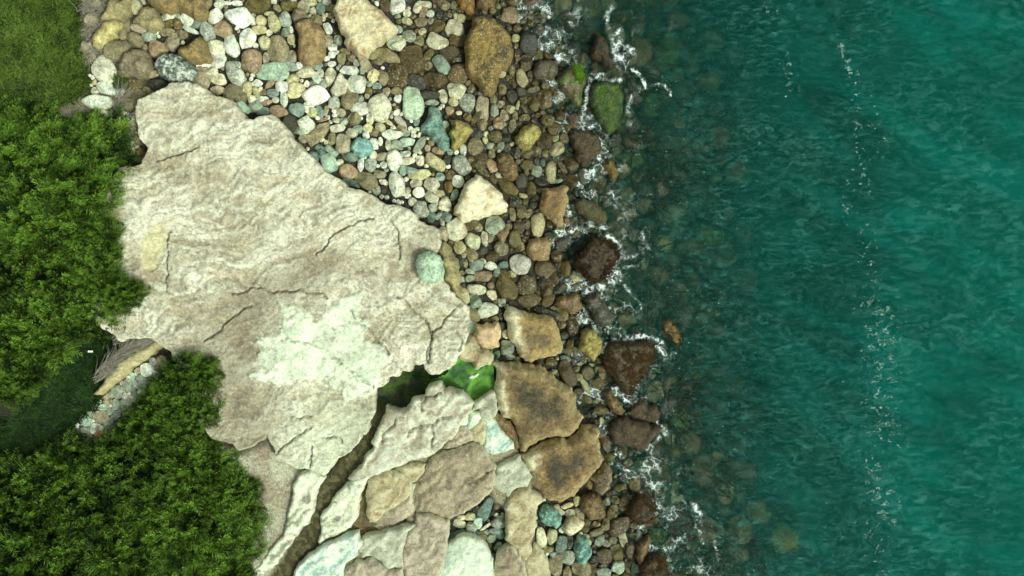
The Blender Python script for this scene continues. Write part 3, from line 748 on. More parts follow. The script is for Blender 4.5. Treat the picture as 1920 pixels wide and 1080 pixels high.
BG("rock_slab", P("921,684 940,682 960,680 979,684 1014,686 1036,703 1055,720 1074,732 1082,744 1081,756 1089,776 1096,787 1089,798 1080,811 1065,822 1028,823 1011,829 998,838 976,850 972,832 969,814 958,788 931,768 926,735"),
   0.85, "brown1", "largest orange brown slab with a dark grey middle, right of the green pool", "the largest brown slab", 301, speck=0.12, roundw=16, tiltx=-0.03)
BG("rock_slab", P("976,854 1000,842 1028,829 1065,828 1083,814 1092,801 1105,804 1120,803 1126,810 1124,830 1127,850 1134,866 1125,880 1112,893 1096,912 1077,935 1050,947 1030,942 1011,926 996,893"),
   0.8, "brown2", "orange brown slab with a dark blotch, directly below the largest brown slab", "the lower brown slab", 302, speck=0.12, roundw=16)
BG("rock_slab", P("1135,868 1144,876 1149,888 1148,905 1145,918 1130,931 1117,921 1114,905 1104,898 1114,892 1126,882"), 0.5, "brown3", "reddish brown corner slab touching the lower brown slab's right side", None, 303)
BG("boulder", P("1095,905 1103,896 1112,906 1112,913 1106,919 1098,913"), 0.45, "bronze", "tiny dark block in the notch between two brown slabs", None, 304)
BG("boulder", P("892,324 901,328 912,337 925,347 942,365 952,382 949,392 940,397 922,400 907,404 888,410 868,416 859,410 849,399 853,384 861,368 870,343 881,334"),
   0.75, "cream", "angular cream boulder with rusty stains standing among the dark cobbles", "the angular cream boulder", 305, speck=0.25, mat=M_SLAB)
BG("boulder", P("1018,352 1033,352 1056,345 1066,349 1067,371 1061,393 1057,420 1046,424 1035,412 1011,390 1015,372"), 0.6, "orange", "flat orange brown five sided boulder close to the waterline", "the flat orange boulder", 306, speck=0.1)
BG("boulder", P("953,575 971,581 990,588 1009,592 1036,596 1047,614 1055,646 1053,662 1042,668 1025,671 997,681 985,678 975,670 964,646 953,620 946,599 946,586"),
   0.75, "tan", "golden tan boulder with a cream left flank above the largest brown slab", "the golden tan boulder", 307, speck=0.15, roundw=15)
BG("boulder", P("892,609 912,606 931,603 935,606 937,636 934,651 920,654 903,657 894,644 888,627"), 0.6, "block", "small square peach coloured boulder left of the golden tan boulder", "the peach coloured boulder", 308, mat=M_SLAB)
BG("boulder", T(740, 360, 5.4, "230,640 280,608 330,598 400,610 445,640 470,700 482,780 475,860 440,900 400,925 340,930 290,912 245,860 218,790 210,720"), 0.5, "mint",
   "smooth oval mint green boulder resting on the platform's right edge", "the mint green boulder", 309, mat=M_STONE, roundw=22, base=1.45)
BG("boulder", P("816,468 823,458 832,452 841,462 850,478 858,505 860,535 861,562 850,552 838,532 829,527 831,505 826,485"), 0.75, "khaki", "long olive tan sliver alongside the platform's right edge", None, 310)
BG("boulder", P("550,42 556,37 577,31 596,43 603,54 605,75 604,93 597,109 581,120 568,119 558,111 556,74 551,50"), 0.6, "midbrown", "tall brown oblong boulder near the top among white cobbles", "the brown oblong boulder", 311, speck=0.15)
BG("boulder", P("545,30 548,18 558,13 570,17 577,30 560,36 549,40"), 0.5, "greybrown", "small grey cap stone touching the top of the brown oblong boulder", None, 312)
BG("boulder", P("625,30 627,0 630,-10 681,-12 707,11 725,28 740,44 729,57 715,68 699,78 688,92 675,103 668,102 655,90 646,83 642,63 633,50"), 0.85, "creamrough",
   "big four sided pitted cream and tan boulder at the top edge", "the big pitted cream boulder", 313, speck=0.9, relief=0.09, mat=M_SLAB)
BG("boulder", P("884,27 905,25 925,29 938,41 950,55 957,63 959,80 962,96 953,117 934,130 929,163 920,176 905,170 886,148 877,138 870,126 871,93 875,60"), 0.8, "yellowbrown",
   "big mossy yellow brown boulder with a dark lower tip, near the top", "the big mossy brown boulder", 314, speck=0.5, relief=0.10)
BG("boulder", P("850,-12 889,-12 889,5 887,22 878,23 862,12"), 0.5, "rusty", "rust orange rock poking in at the top edge", "the rust orange rock", 315)
BG("boulder", P("892,-12 930,-12 926,11 905,15 893,9"), 0.5, "bronze", "dark brown rock at the top edge right of the rust orange one", None, 316)
BG("boulder", P("803,200 812,198 820,200 826,215 827,232 834,246 841,260 840,273 831,281 820,273 817,264 805,254 797,248 789,245 788,234 800,219"), 0.5, "teal",
   "knobbly teal green boulder with a bent outline in the pebbles", "the knobbly teal boulder", 317, mat=M_STONE, spacing=2.2)
BG("boulder", T(440, 180, 5.4, "1165,520 1180,470 1215,425 1260,405 1320,425 1365,460 1383,520 1360,580 1300,615 1250,610 1195,580"), 0.42, "turq", "round turquoise boulder among white pebbles", "the turquoise boulder", 318, mat=M_STONE, spacing=2.2, roundw=8)
BG("boulder", P("284,115 292,104 303,96 318,97 340,108 357,122 353,142 349,157 329,157 312,150 299,143 290,128"), 0.6, "speckgrey", "dark grey boulder mottled with white lichen above the platform", "the lichen mottled boulder", 319, mat=M_STONE, speck=0.6)
BG("boulder", P("331,90 345,83 358,74 371,65 378,72 384,90 391,107 383,113 357,117 340,109 330,100"), 0.55, "ochre", "brown triangular boulder right of the lichen mottled one", "the brown triangular boulder", 320)
BG("boulder", P("268,-12 372,-12 384,15 376,29 361,32 350,24 335,17 318,20 300,20 287,14 276,4"), 0.6, "ochre", "long ochre boulder across the top edge at upper left", "the long ochre boulder", 321)
BG("boulder", T(140, 0, 5.4, "150,380 180,330 240,270 260,215 330,195 400,185 450,215 440,250 400,320 330,380 290,430 220,485 165,460"), 0.5, "yellow",
   "long flat yellowish stone slanting next to the upper left grass", "the long yellowish stone", 322, mat=M_STONE)
BG("boulder", T(140, 0, 5.4, "570,195 640,120 720,50 790,75 840,160 865,230 840,290 770,310 700,270 620,240 575,225"), 0.5, "khaki", "heart shaped grey tan boulder below the top edge at upper left", "the heart shaped boulder", 323)
BG("boulder", T(140, 0, 5.4, "420,700 440,610 480,520 560,480 660,490 720,560 760,640 700,700 690,770 620,780 520,750 450,770 415,740"), 0.55, "greybrown",
   "large weathered grey brown boulder left of the lichen mottled one", "the weathered grey brown boulder", 324, relief=0.09)
BG("boulder", T(140, 0, 5.4, "240,190 290,80 330,-30 520,-40 535,90 500,140 440,180 350,200 270,225"), 0.5, "khaki", "large dull olive boulder at the top edge beside the grass", "the dull olive boulder", 325)
BG("boulder", T(740, 180, 5.4, "545,225 640,235 740,265 785,330 750,380 700,450 650,500 600,545 570,520 565,440 545,380 580,320"), 0.5, "oliveyellow", "craggy olive boulder right of the knobbly teal one", "the craggy olive boulder", 326, relief=0.08)
BG("boulder", T(740, 180, 5.4, "1225,400 1270,340 1340,285 1400,270 1450,300 1480,350 1430,430 1390,500 1320,540 1260,515 1225,460"), 0.5, "oliveyellow", "knobbly olive boulder with dark pits above the flat orange boulder", "the knobbly olive boulder", 327, relief=0.08, speck=0.6)
BG("boulder", T(740, 180, 5.4, "1030,640 1060,570 1130,575 1200,620 1235,700 1250,780 1200,850 1130,840 1080,790 1040,720"), 0.45, "bronze", "oval dark bronze boulder right above the angular cream boulder", "the dark bronze boulder", 328, mat=M_STONE)
# at the waterline and in the shallows
BG("boulder", T(1000, 0, 5.4, "245,760 300,720 430,640 500,680 540,830 500,1000 480,1060 400,1040 330,970 270,870"), 0.5, "greenstripe", "flat brown boulder with a green stripe beside the foam at the top", "the green striped boulder", 330, wet=0.8)
BG("boulder", T(1000, 0, 5.4, "590,840 690,815 800,820 870,840 910,920 905,1050 890,1200 830,1320 760,1350 700,1260 620,1140 580,1050 580,930"), 0.62, "algae",
   "large boulder under bright green algae ringed by foam", "the green algae boulder", 331, wet=0.7, mat=M_WEED, base=-0.28)
BG("boulder", T(1000, 0, 5.4, "625,375 660,320 720,360 750,430 770,520 810,640 800,680 740,660 690,600 620,590 580,540 590,470"), 0.62, "weedbrown", "pointed rust brown wet rock left of the white surf at the top", "the pointed wet rock", 332, wet=0.9, mat=M_WEED, base=-0.2)
BG("boulder", T(1000, 180, 5.4, "370,380 420,330 530,345 640,370 690,470 690,560 600,620 560,700 510,700 430,620 400,500"), 0.5, "weedred", "dark ridged wet rock below the green algae boulder", "the dark ridged rock", 333, wet=0.8, mat=M_WEED, base=-0.12)
BG("boulder", T(1000, 180, 5.4, "700,680 760,630 820,650 840,720 860,800 830,850 780,840 740,760"), 0.55, "weedyellow", "small black and gold weedy rock below the dark ridged rock", None, 334, wet=0.8, mat=M_WEED, base=-0.3)
BG("boulder", T(1000, 360, 5.4, "430,80 500,50 580,80 680,150 760,240 740,300 660,315 580,280 480,220 430,150"), 0.45, "greenstripe", "long wet boulder with a green mossy top right of the flat orange boulder", "the mossy wet boulder", 335, wet=0.8, mat=M_WEED, base=-0.1)
def fronds_on(poly, z, n, seed): FRONDS.append((poly, z, n, seed))
FRONDS = []
DR = T(1000, 360, 5.4, "430,660 500,600 560,520 620,460 700,480 780,520 850,570 862,650 800,760 740,850 700,895 640,915 580,900 530,870 500,790 450,730")
BG("boulder", DR, 0.85, "weedbrown", "dark brown seaweed covered boulder with thick white surf below it", "the dark seaweed boulder", 336, wet=0.3, mat=M_WEED, base=-0.15, relief=0.14)
BG("boulder", T(1000, 540, 5.4, "215,170 240,100 300,75 350,80 420,40 470,70 480,140 500,200 460,235 400,268 330,220 280,200"), 0.4, "bronze", "flat brown wet rock just under the surf by the seaweed boulder", "the flat brown wet rock", 337, wet=0.9, base=-0.02)
BG("boulder", T(1000, 540, 5.4, "520,110 560,80 620,70 665,35 700,130 760,200 820,290 800,360 740,385 680,390 630,340 600,270 540,200"), 0.45, "wetgrey", "smooth dark slate grey rock awash with foam on both sides", "the slate grey rock", 338, wet=1.0, base=-0.08)
BG("boulder", T(1000, 540, 5.4, "470,590 480,510 490,440 540,415 590,420 650,480 712,530 700,590 692,650 650,700 625,750 570,720 530,690 475,640"), 0.6, "oliveyellow",
   "craggy yellow olive rock left of the big red brown weedy rock", "the yellow olive rock", 339, relief=0.10)
RR = T(1000, 540, 5.4, "715,760 730,640 785,565 900,545 1040,548 1150,545 1235,590 1210,700 1170,800 1130,880 1035,950 1020,1030 985,1085 905,1055 850,960 800,890 740,820")
BG("boulder", RR, 0.62, "weedred", "big red brown weedy rock rimmed by a line of foam", "the red brown weedy rock", 340, wet=0.6, mat=M_WEED, base=-0.25, relief=0.10)
YR = T(1000, 540, 5.4, "1300,330 1370,310 1440,350 1480,420 1512,500 1500,580 1450,605 1400,560 1360,500 1310,460 1290,400")
BG("boulder", YR, 0.5, "weedyellow", "yellow brown weedy rock standing alone farthest out in the water", "the yellow weedy rock", 341, wet=0.5, mat=M_WEED, base=-0.42, relief=0.12)
BG("boulder", T(1000, 720, 5.4, "760,480 800,410 860,350 940,330 1010,370 1100,390 1200,430 1320,460 1270,530 1200,590 1160,660 1110,690 1050,680 1000,650 930,620 830,622 800,560"), 0.5, "weedred",
   "wide red brown wet rock with foam washing over its top, right of the brown slabs", "the wide wet rock", 342, wet=0.9, mat=M_WEED, base=-0.08, relief=0.12)
BG("boulder", T(1000, 720, 5.4, "940,300 1000,240 1080,150 1150,150 1160,225 1250,210 1300,300 1230,400 1100,380 1010,350"), 0.36, "weedred", "long ridged wet rock lying against the top of the wide wet rock", None, 343, wet=0.9, mat=M_WEED, base=-0.12, relief=0.12)
MR = T(960, 880, 4.8, "1060,380 1080,310 1150,235 1220,255 1280,320 1295,390 1260,470 1180,498 1110,470 1070,430")
BG("boulder", MR, 0.7, "weedbrown", "round dark brown weed covered rock in the foam near the bottom", "the round weedy rock", 344, wet=0.3, mat=M_WEED, base=-0.15, relief=0.14)
SR = T(960, 880, 4.8, "1370,460 1450,385 1540,365 1610,400 1640,560 1625,660 1560,740 1520,775 1480,710 1440,620 1390,540")
BG("boulder", SR, 0.45, "weedbrown", "long brown weedy rock just under the water near the bottom right of the shore", "the long drowned weedy rock", 345, wet=0.8, mat=M_WEED, base=-0.5, relief=0.12)
BR = T(960, 880, 4.8, "1150,960 1180,850 1240,790 1300,770 1360,800 1370,880 1400,1010 1400,1060 1130,1060")
BG("boulder", BR, 0.6, "weedbrown", "dark brown weedy rock cut off by the bottom edge", "the weedy rock at the bottom edge", 346, wet=0.4, mat=M_WEED, base=-0.15, relief=0.14)
BG("boulder", T(960, 880, 4.8, "620,300 660,245 730,225 780,250 830,350 845,430 790,462 700,465 650,410 618,360"), 0.5, "bronze", "large smooth dark brown boulder below the notch of the brown slabs", "the smooth dark boulder", 347, mat=M_STONE, wet=0.4)
BG("boulder", T(960, 880, 4.8, "245,400 270,345 330,342 400,375 450,450 440,510 400,545 330,520 260,480"), 0.42, "tealcob", "dark teal boulder veined white at the head of the lower cobble pocket", "the dark teal boulder", 348, mat=M_STONE, spacing=2.2)
BG("boulder", T(960, 880, 4.8, "455,530 520,440 570,430 630,470 655,505 610,560 520,605 480,580"), 0.45, "cream", "pale cream block just right of the dark teal boulder", "the pale cream block", 349, mat=M_STONE, spacing=2.2)
BG("boulder", T(960, 880, 4.8, "560,690 590,625 640,615 690,660 720,740 690,820 630,870 590,840 570,770"), 0.45, "tealcob", "egg shaped teal cobble with a pale stripe in the lower pocket", "the egg shaped teal cobble", 350, mat=M_STONE, spacing=2.2)
BG("boulder", T(960, 880, 4.8, "1110,800 1120,720 1180,640 1240,600 1260,650 1230,740 1200,830 1150,880"), 0.42, "bronze", "long dark brown boulder above the weedy rock at the bottom edge", None, 351, mat=M_STONE, wet=0.6)
BG("boulder", T(1000, 720, 5.4, "720,100 750,65 800,80 850,150 900,200 940,280 910,325 840,310 790,260 740,190"), 0.5, "bronze", "smooth dark brown lozenge shaped boulder left of the small surf patch", "the dark lozenge boulder", 352, mat=M_STONE, wet=0.6, base=0.0)
BG("boulder", T(740, 0, 5.4, "1400,720 1420,640 1470,600 1580,600 1655,640 1655,720 1600,800 1540,780 1430,790"), 0.42, "darkflat", "flat topped dark grey boulder near the waterline at the top", "the flat topped grey boulder", 353, wet=0.5)
BG("boulder", T(740, 360, 5.4, "1340,560 1360,490 1430,455 1540,450 1585,500 1570,600 1560,680 1470,695 1400,685 1350,640"), 0.5, "midbrown", "chunky brown boulder left of the round dark grey one at the waterline", "the chunky brown boulder", 354, wet=0.3)
# the slanting yellow strip of bedrock and drowned boulders farther out
slab("rock_strip", P("303,632 308,640 306,650 284,664 255,685 226,710 209,724 188,741 173,740 190,720 201,700 219,676 243,664 274,650 288,638"), 0.32, "strip",
     "narrow tilted strip of yellow rock lined by dry grey twigs", "rock", seed=360, roundw=9, base=1.75)
BIG.append(P("303,632 308,640 306,650 284,664 255,685 226,710 209,724 188,741 173,740 190,720 201,700 219,676 243,664 274,650 288,638"))
drown = [(1252, 95, 22, 40, 10, "algae", "drowned green boulder out from the surf at the top"), (1270, 35, 24, 17, 0, "weedred", "drowned rusty boulder near the top, farthest from the shore"),
         (1218, 195, 18, 30, 5, "algae", "drowned mossy boulder right of the green algae boulder"), (1192, 45, 20, 26, 0, "weedred", "drowned brown boulder above the white surf"),
         (1215, 260, 16, 28, -25, "weedbrown", "drowned dark boulder slanting below the drowned mossy one"), (1185, 295, 26, 18, 10, "algae", "drowned green lump below the green algae boulder"),
         (1350, 255, 22, 26, 20, "weedred", "blurred reddish boulder deep in the water near the top"), (1265, 330, 30, 20, 15, "weedred", "blurred brown boulder right of the black and gold rock"),
         (1172, 400, 22, 20, 0, "bronze", "drowned tan boulder with a dark green spot"), (1198, 530, 14, 22, -10, "weedred", "drowned narrow brown boulder below the seaweed boulder"),
         (1215, 590, 26, 20, 20, "greenstripe", "drowned green brown boulder above the foam line"), (1290, 700, 28, 18, 10, "algae", "drowned green boulder right of the red brown weedy rock"),
         (1235, 890, 22, 26, 0, "weedred", "drowned reddish boulder right of the small foam arc"), (1290, 890, 12, 22, -5, "weedred", "drowned narrow red boulder above the drowned weedy rock"),
         (1275, 790, 22, 20, 0, "algae", "drowned green boulder off the tip of the wide wet rock"), (1470, 1010, 34, 26, 10, "oliveyellow", "blurred yellow boulder deep under at the bottom"),
         (1420, 960, 26, 22, 0, "bronze", "blurred brown boulder deep under near the bottom"), (1205, 868, 17, 15, 0, "algae", "round drowned cobble capped with bright green weed"),
         (1232, 1005, 18, 17, 0, "algae", "green topped drowned cobble beside the bottom foam"), (1310, 1050, 12, 10, 0, "weedred", "small drowned brown boulder at the bottom edge"),
         (1100, 12, 30, 20, 20, "greenstripe", "drowned tan boulder with green moss at the top edge"), (1330, 150, 26, 20, 0, "greenstripe", "blurred green brown boulder deep under right of the top surf"),
         (1240, 455, 26, 18, 8, "oliveyellow", "blurred olive boulder straight out from the seaweed boulder"), (1330, 440, 30, 20, 30, "algae", "blurred green boulder far out level with the seaweed boulder"),
         (1340, 620, 26, 18, 0, "weedred", "blurred reddish boulder out beyond the yellow weedy rock"), (1380, 320, 28, 22, 0, "darkflat", "blurred dark boulder deep under at mid height")]
for k, (cx, cy, a, b, rot, st, lab) in enumerate(drown):
    r = random.Random(900 + k); t = math.radians(rot); pts = []
    for q in range(12):
        an = q / 12 * 2 * math.pi; rr_ = 1 + r.uniform(-.16, .12)
        ex, ey = math.cos(an) * a * rr_, math.sin(an) * b * rr_
        pts.append((cx + ex * math.cos(t) - ey * math.sin(t), cy + ex * math.sin(t) + ey * math.cos(t)))
    dd_ = (cx - np.interp(cy, WLY, WLX)) / 60.0
    h = float(min(1.6, max(0.2, -0.22 * min(1, dd_) - 0.05 * dd_ + 0.02 - float(ground_z(cx, cy)))))
    BG("boulder", pts, h, st, lab, None, 900 + k, wet=0.6, mat=M_WEED, spacing=4.5, roundw=min(a, b) * 0.8, relief=0.08, step=6)

def tufts(name, poly, n, zf, seed, mat, L=(0.07, 0.16), w=0.014, blades=1, lean=(0, 0), spread=0.8, parent=None, org=(0, 0, 0), seg=2, tone=None):
    """bent tapering blades rooted on a surface"""
    g = np.random.default_rng(seed)
    xs = [p[0] for p in poly]; ys = [p[1] for p in poly]
    px = g.uniform(min(xs), max(xs), n * 3); py = g.uniform(min(ys), max(ys), n * 3)
    sd_ = signed(px, py, poly); m = sd_ > g.uniform(-8, 8, n * 3); px, py = px[m][:n], py[m][:n]
    n = len(px); z = zf(px, py); x, y = PX(px, py, z + 0.05)
    an = g.uniform(0, 2 * np.pi, n); le = g.uniform(L[0], L[1], n)
    dx = np.cos(an) * spread + lean[0]; dy = np.sin(an) * spread + lean[1]
    side = np.stack([-np.sin(an), np.cos(an), np.zeros(n)], 1) * (w / 2)
    base = np.stack([x, y, z - 0.02], 1)
    V = []
    for q in range(seg + 1):
        t = q / seg
        p = base + np.stack([dx * t * t, dy * t * t, np.full(n, math.sqrt(max(0.2, 1 - 0.7 * t)) * t * 0.9)], 1) * le[:, None]
        if q < seg: V += [p - side * (1 - 0.5 * t), p + side * (1 - 0.5 * t)]
        else: V.append(p)
    k = 2 * seg + 1
    V = np.stack(V, 1).reshape(-1, 3) - np.array(org)
    b = np.arange(n) * k
    Q = [np.stack([b + 2 * q, b + 2 * q + 1, b + 2 * q + 3, b + 2 * q + 2], 1) for q in range(seg - 1)]
    tri = np.stack([b + 2 * seg - 2, b + 2 * seg - 1, b + 2 * seg], 1)
    tn = np.clip(0.45 + 0.5 * fbm(px / 14, py / 14, 3, seed) + g.normal(0, 0.16, n), 0, 1) if tone is None else tone(px, py, g)
    me = mesh_np(name, V, ([np.concatenate(Q)] if Q else []) + [tri], False, None, dict(leaf_tone=np.repeat(tn, k)))
    return link(name, me, mat, parent)

# ------------------------------------------------------------------ cobbles: traced ones, then the packed filling
TR = {}
TR["A"] = (140, 0, 5.4, """190 30 65 45 0 y;605 65 62 75 -20 y;480 280 70 130 10 k;640 285 95 42 15 l;945 160 80 45 -25 w;1035 155 30 50 -20 g;1125 180 65 70 20 w;
1270 30 60 40 10 w;940 235 80 42 -30 b;1040 250 40 65 0 b;930 315 75 38 -10 k;740 360 70 50 10 g;600 400 85 75 10 k;410 510 130 110 -10 k;970 425 72 82 20 l;1080 350 58 50 0 k;
840 500 95 85 20 o;1170 300 88 28 25 w;1340 315 78 92 0 s;1420 160 66 85 25 w;1240 230 85 55 0 t;1500 290 85 80 20 o;1580 465 68 115 -15 w;1420 490 95 95 0 c;1700 400 38 85 0 w;
290 700 110 140 -25 c;310 890 95 62 20 w;230 1030 150 78 5 w;450 930 52 42 -20 w;620 980 130 80 15 k;540 1050 105 58 20 k;590 850 95 58 0 b;730 700 48 40 0 b;760 750 90 45 -10 l;
840 880 135 88 8 d;745 930 65 32 45 k;1260 790 110 115 20 l;1300 655 76 34 0 w;1450 610 80 70 -15 w;1390 720 55 48 0 c;1450 800 80 58 10 c;1630 760 145 75 58 s;1440 910 66 48 0 l;
1620 930 110 75 20 k;1550 990 58 58 0 k;1622 655 46 44 0 g;1640 30 50 28 0 w;1540 30 50 20 0 w;1460 40 58 42 -40 w;1345 40 38 62 20 k;120 480 60 60 0 l;160 200 70 70 0 l""")
TR["B"] = (440, 0, 5.4, """230 50 130 80 -5 K;30 30 40 25 0 w;40 160 122 98 10 w;260 200 52 50 0 y;188 215 28 42 0 w;390 225 66 88 -20 y;350 135 50 22 0 y;505 190 65 75 -10 s;540 55 78 62 0 K;
390 10 30 30 0 w;430 80 50 32 30 k;690 60 62 68 -20 l;770 20 58 40 0 y;870 80 48 60 -10 T;790 108 35 36 20 y;900 175 20 42 0 y;940 280 36 62 -15 w;835 195 58 48 20 k;930 15 45 38 0 g;975 80 50 38 0 k;
250 300 75 44 5 y;125 385 80 102 15 w;300 430 60 68 0 y;440 490 102 135 0 k;510 325 42 46 0 g;570 300 22 38 0 w;570 395 38 56 0 y;580 570 50 64 0 l;160 610 100 122 8 o;315 590 32 58 0 l;
15 495 34 68 0 w;25 660 34 40 0 w;380 715 175 92 -6 m;560 665 78 48 20 g;650 660 40 38 0 w;940 410 48 68 0 l;1045 400 45 50 0 s;990 475 50 36 10 w;980 550 38 36 0 w;1080 590 44 54 0 k;1120 515 58 34 10 k;
1180 575 44 42 0 k;980 645 42 30 0 w;930 590 32 26 0 w;835 665 50 34 -20 t;1315 635 96 55 52 l;1230 630 34 38 0 g;1400 545 58 54 0 k;1545 560 122 62 22 k;1625 425 98 78 5 g;1460 620 48 38 0 k;1640 290 58 38 0 t;
1630 750 108 118 -10 n;1500 780 58 74 -20 k;1400 760 56 72 25 y;1165 710 100 44 3 w;1290 710 28 38 0 g;968 770 56 94 0 c;710 730 84 54 -14 c;822 780 42 60 -22 w;582 800 58 54 10 y;450 790 50 34 0 m;
475 872 70 57 8 w;615 915 84 72 -12 y;355 850 68 28 -40 o;380 940 60 42 0 t;222 840 54 34 0 w;125 900 46 80 0 y;212 930 30 60 -18 y;35 790 70 88 0 w;50 965 70 78 -20 k;165 1000 42 38 0 c;
325 1035 52 28 -15 o;412 1010 36 28 0 c;495 1000 40 74 0 w;275 1000 62 34 0 w;820 970 138 88 0 w;1050 880 62 122 25 c;1155 990 72 118 22 k;1225 845 94 88 0 w;1000 1040 58 62 0 s;892 838 44 46 0 g;782 850 32 36 0 g;
730 850 28 36 0 w;1360 848 34 34 0 g;1440 870 48 33 0 t;1450 925 50 22 0 d;1635 920 50 40 0 k;1650 990 38 44 20 w;1265 1000 38 34 0 g;1530 930 50 40 -30 l;1460 1085 112 142 -15 c""")
TR["C"] = (740, 0, 5.4, """40 430 72 78 0 c;145 355 66 72 -30 s;40 300 38 38 0 t;125 210 54 38 20 y;125 130 40 36 0 c;290 110 34 90 25 o;310 40 72 34 10 c;225 80 44 50 0 c;500 50 66 46 20 k;265 220 72 46 0 k;
600 280 98 88 20 c;410 415 106 74 20 x;620 165 28 34 0 y;675 180 42 42 0 y;640 400 86 76 0 b;430 265 74 56 -40 b;550 525 108 64 -6 n;470 660 114 66 50 t;340 555 70 38 -60 K;160 590 128 145 0 n;55 760 72 112 0 n;
215 830 88 84 30 d;400 800 116 78 12 n;340 660 42 42 0 k;650 750 98 112 25 b;620 905 88 78 20 x;340 960 100 46 0 d;178 1040 106 166 -5 m;375 1038 68 32 0 g;490 980 42 72 -20 c;590 1030 50 44 0 y;735 1030 82 92 20 s;
888 1095 66 130 6 l;775 895 34 52 25 k;1165 150 92 78 10 o;1240 285 44 38 0 b;1220 385 42 42 0 y;1355 430 88 118 0 d;1650 465 58 68 20 b;1335 635 64 78 0 n;1285 790 52 98 -15 y;1185 710 32 58 0 k;1240 560 24 62 -8 b;
1090 905 42 58 0 k;1180 975 58 72 0 d;1400 905 72 30 -18 K;1525 860 44 48 0 b;1600 920 48 58 0 b;1525 1000 72 98 -10 b;1405 1040 62 78 -15 K;1655 990 48 42 -20 k;1045 160 38 36 0 d;1200 850 30 48 -30 K;1000 1010 40 44 0 k;760 165 40 36 0 K;1375 240 34 24 0 K""")
TR["D"] = (440, 180, 5.4, """75 110 92 44 42 m;200 100 68 58 -25 g;275 150 72 46 0 t;435 150 86 58 8 o;555 270 78 78 20 d;620 130 88 62 15 t;745 100 46 62 25 w;780 165 52 54 20 y;865 155 34 60 -20 t;925 145 24 54 8 l;
715 285 82 80 20 w;650 352 58 42 20 g;690 425 48 48 0 l;840 375 138 66 -52 k;900 238 60 18 -18 o;940 215 22 22 0 w;1025 245 35 32 0 c;980 430 38 70 0 k;880 440 24 24 0 c;925 465 24 24 0 c;1040 325 78 38 -10 c;
1100 255 38 44 0 g;1200 220 66 68 0 k;1265 130 96 68 10 w;1178 375 60 50 15 c;1245 330 48 44 0 t;1370 230 40 66 12 c;1350 320 50 44 0 y;1330 395 32 42 -10 w;1470 315 58 42 10 y;1410 370 46 38 10 k;1595 387 94 48 4 w;
1405 480 42 60 -10 w;1475 460 24 44 0 w;1715 462 50 40 0 m;1100 480 78 98 0 l;855 520 44 28 0 T;870 578 46 48 0 T;805 612 42 60 -20 T;980 560 80 38 35 g;950 680 74 98 -20 m;1140 615 72 32 30 b;1172 612 72 50 10 T;
1145 760 92 70 12 o;1065 670 34 38 0 c;1275 688 34 64 4 w;1372 690 56 74 15 s;1330 850 126 84 22 k;1180 880 76 42 20 T;1430 950 48 48 -20 g;1465 788 68 38 8 l;1505 872 44 28 25 c;1610 642 68 112 -6 w;1485 608 52 44 0 l;
1400 595 42 44 0 c;1570 490 48 58 0 c;1640 905 82 128 -12 w;1505 950 28 48 0 d;1705 750 44 50 0 t;1260 655 20 20 0 g;1640 490 60 50 30 g;1680 330 50 40 0 k;1555 265 50 20 40 y""")
TR["E"] = (740, 180, 5.4, """65 270 82 36 55 c;125 460 74 40 5 m;250 490 92 40 -56 g;220 260 30 48 0 t;105 380 52 32 0 g;120 585 40 34 0 w;132 660 70 40 -10 c;255 652 46 54 0 c;140 750 98 36 8 t;245 788 112 54 -6 y;
405 670 110 64 36 y;440 555 62 34 18 o;330 525 32 34 0 l;530 640 36 48 0 d;670 705 112 84 45 s;540 715 24 20 0 w;690 555 34 72 -5 w;820 375 70 56 15 d;815 505 80 78 0 k;885 285 50 58 20 k;915 450 28 36 -20 y;
1050 280 54 58 0 o;1010 140 42 66 -8 g;1110 200 40 60 -15 l;1020 410 68 64 0 K;1190 300 38 70 8 k;1175 130 42 40 0 y;1220 195 30 40 0 k;1310 220 58 36 -10 K;1310 130 20 54 -35 K;1245 90 20 50 10 y;870 650 84 88 0 n;980 705 52 78 -32 o;
1230 575 46 62 0 d;1330 588 50 44 0 K;1430 555 60 50 10 K;1552 245 72 66 0 K;1520 460 80 76 0 n;1610 325 74 58 -42 b;1640 537 80 68 -28 y;1670 200 50 66 -10 n;1580 765 54 118 4 y;1435 762 50 58 20 g;1500 670 26 42 0 T;
1345 700 74 46 0 b;1285 865 64 84 0 d;1150 920 118 64 32 K;1380 930 54 70 0 K;1490 870 88 52 8 d;1650 862 50 22 -15 m;1700 720 28 72 -32 b;460 820 54 42 10 t;370 885 76 66 10 c;215 880 64 40 -8 c;545 915 46 58 0 b;240 970 58 56 0 w;
455 985 56 36 22 y;605 1005 34 62 25 t;375 1030 82 48 40 c;740 210 42 44 0 b;830 210 34 88 35 K;555 145 44 46 0 o;650 170 32 22 0 c;1300 1010 46 26 15 y;760 650 36 40 0 K;870 740 90 34 40 K;60 600 30 40 0 g;1330 770 30 40 0 b;1130 430 40 40 0 d""")
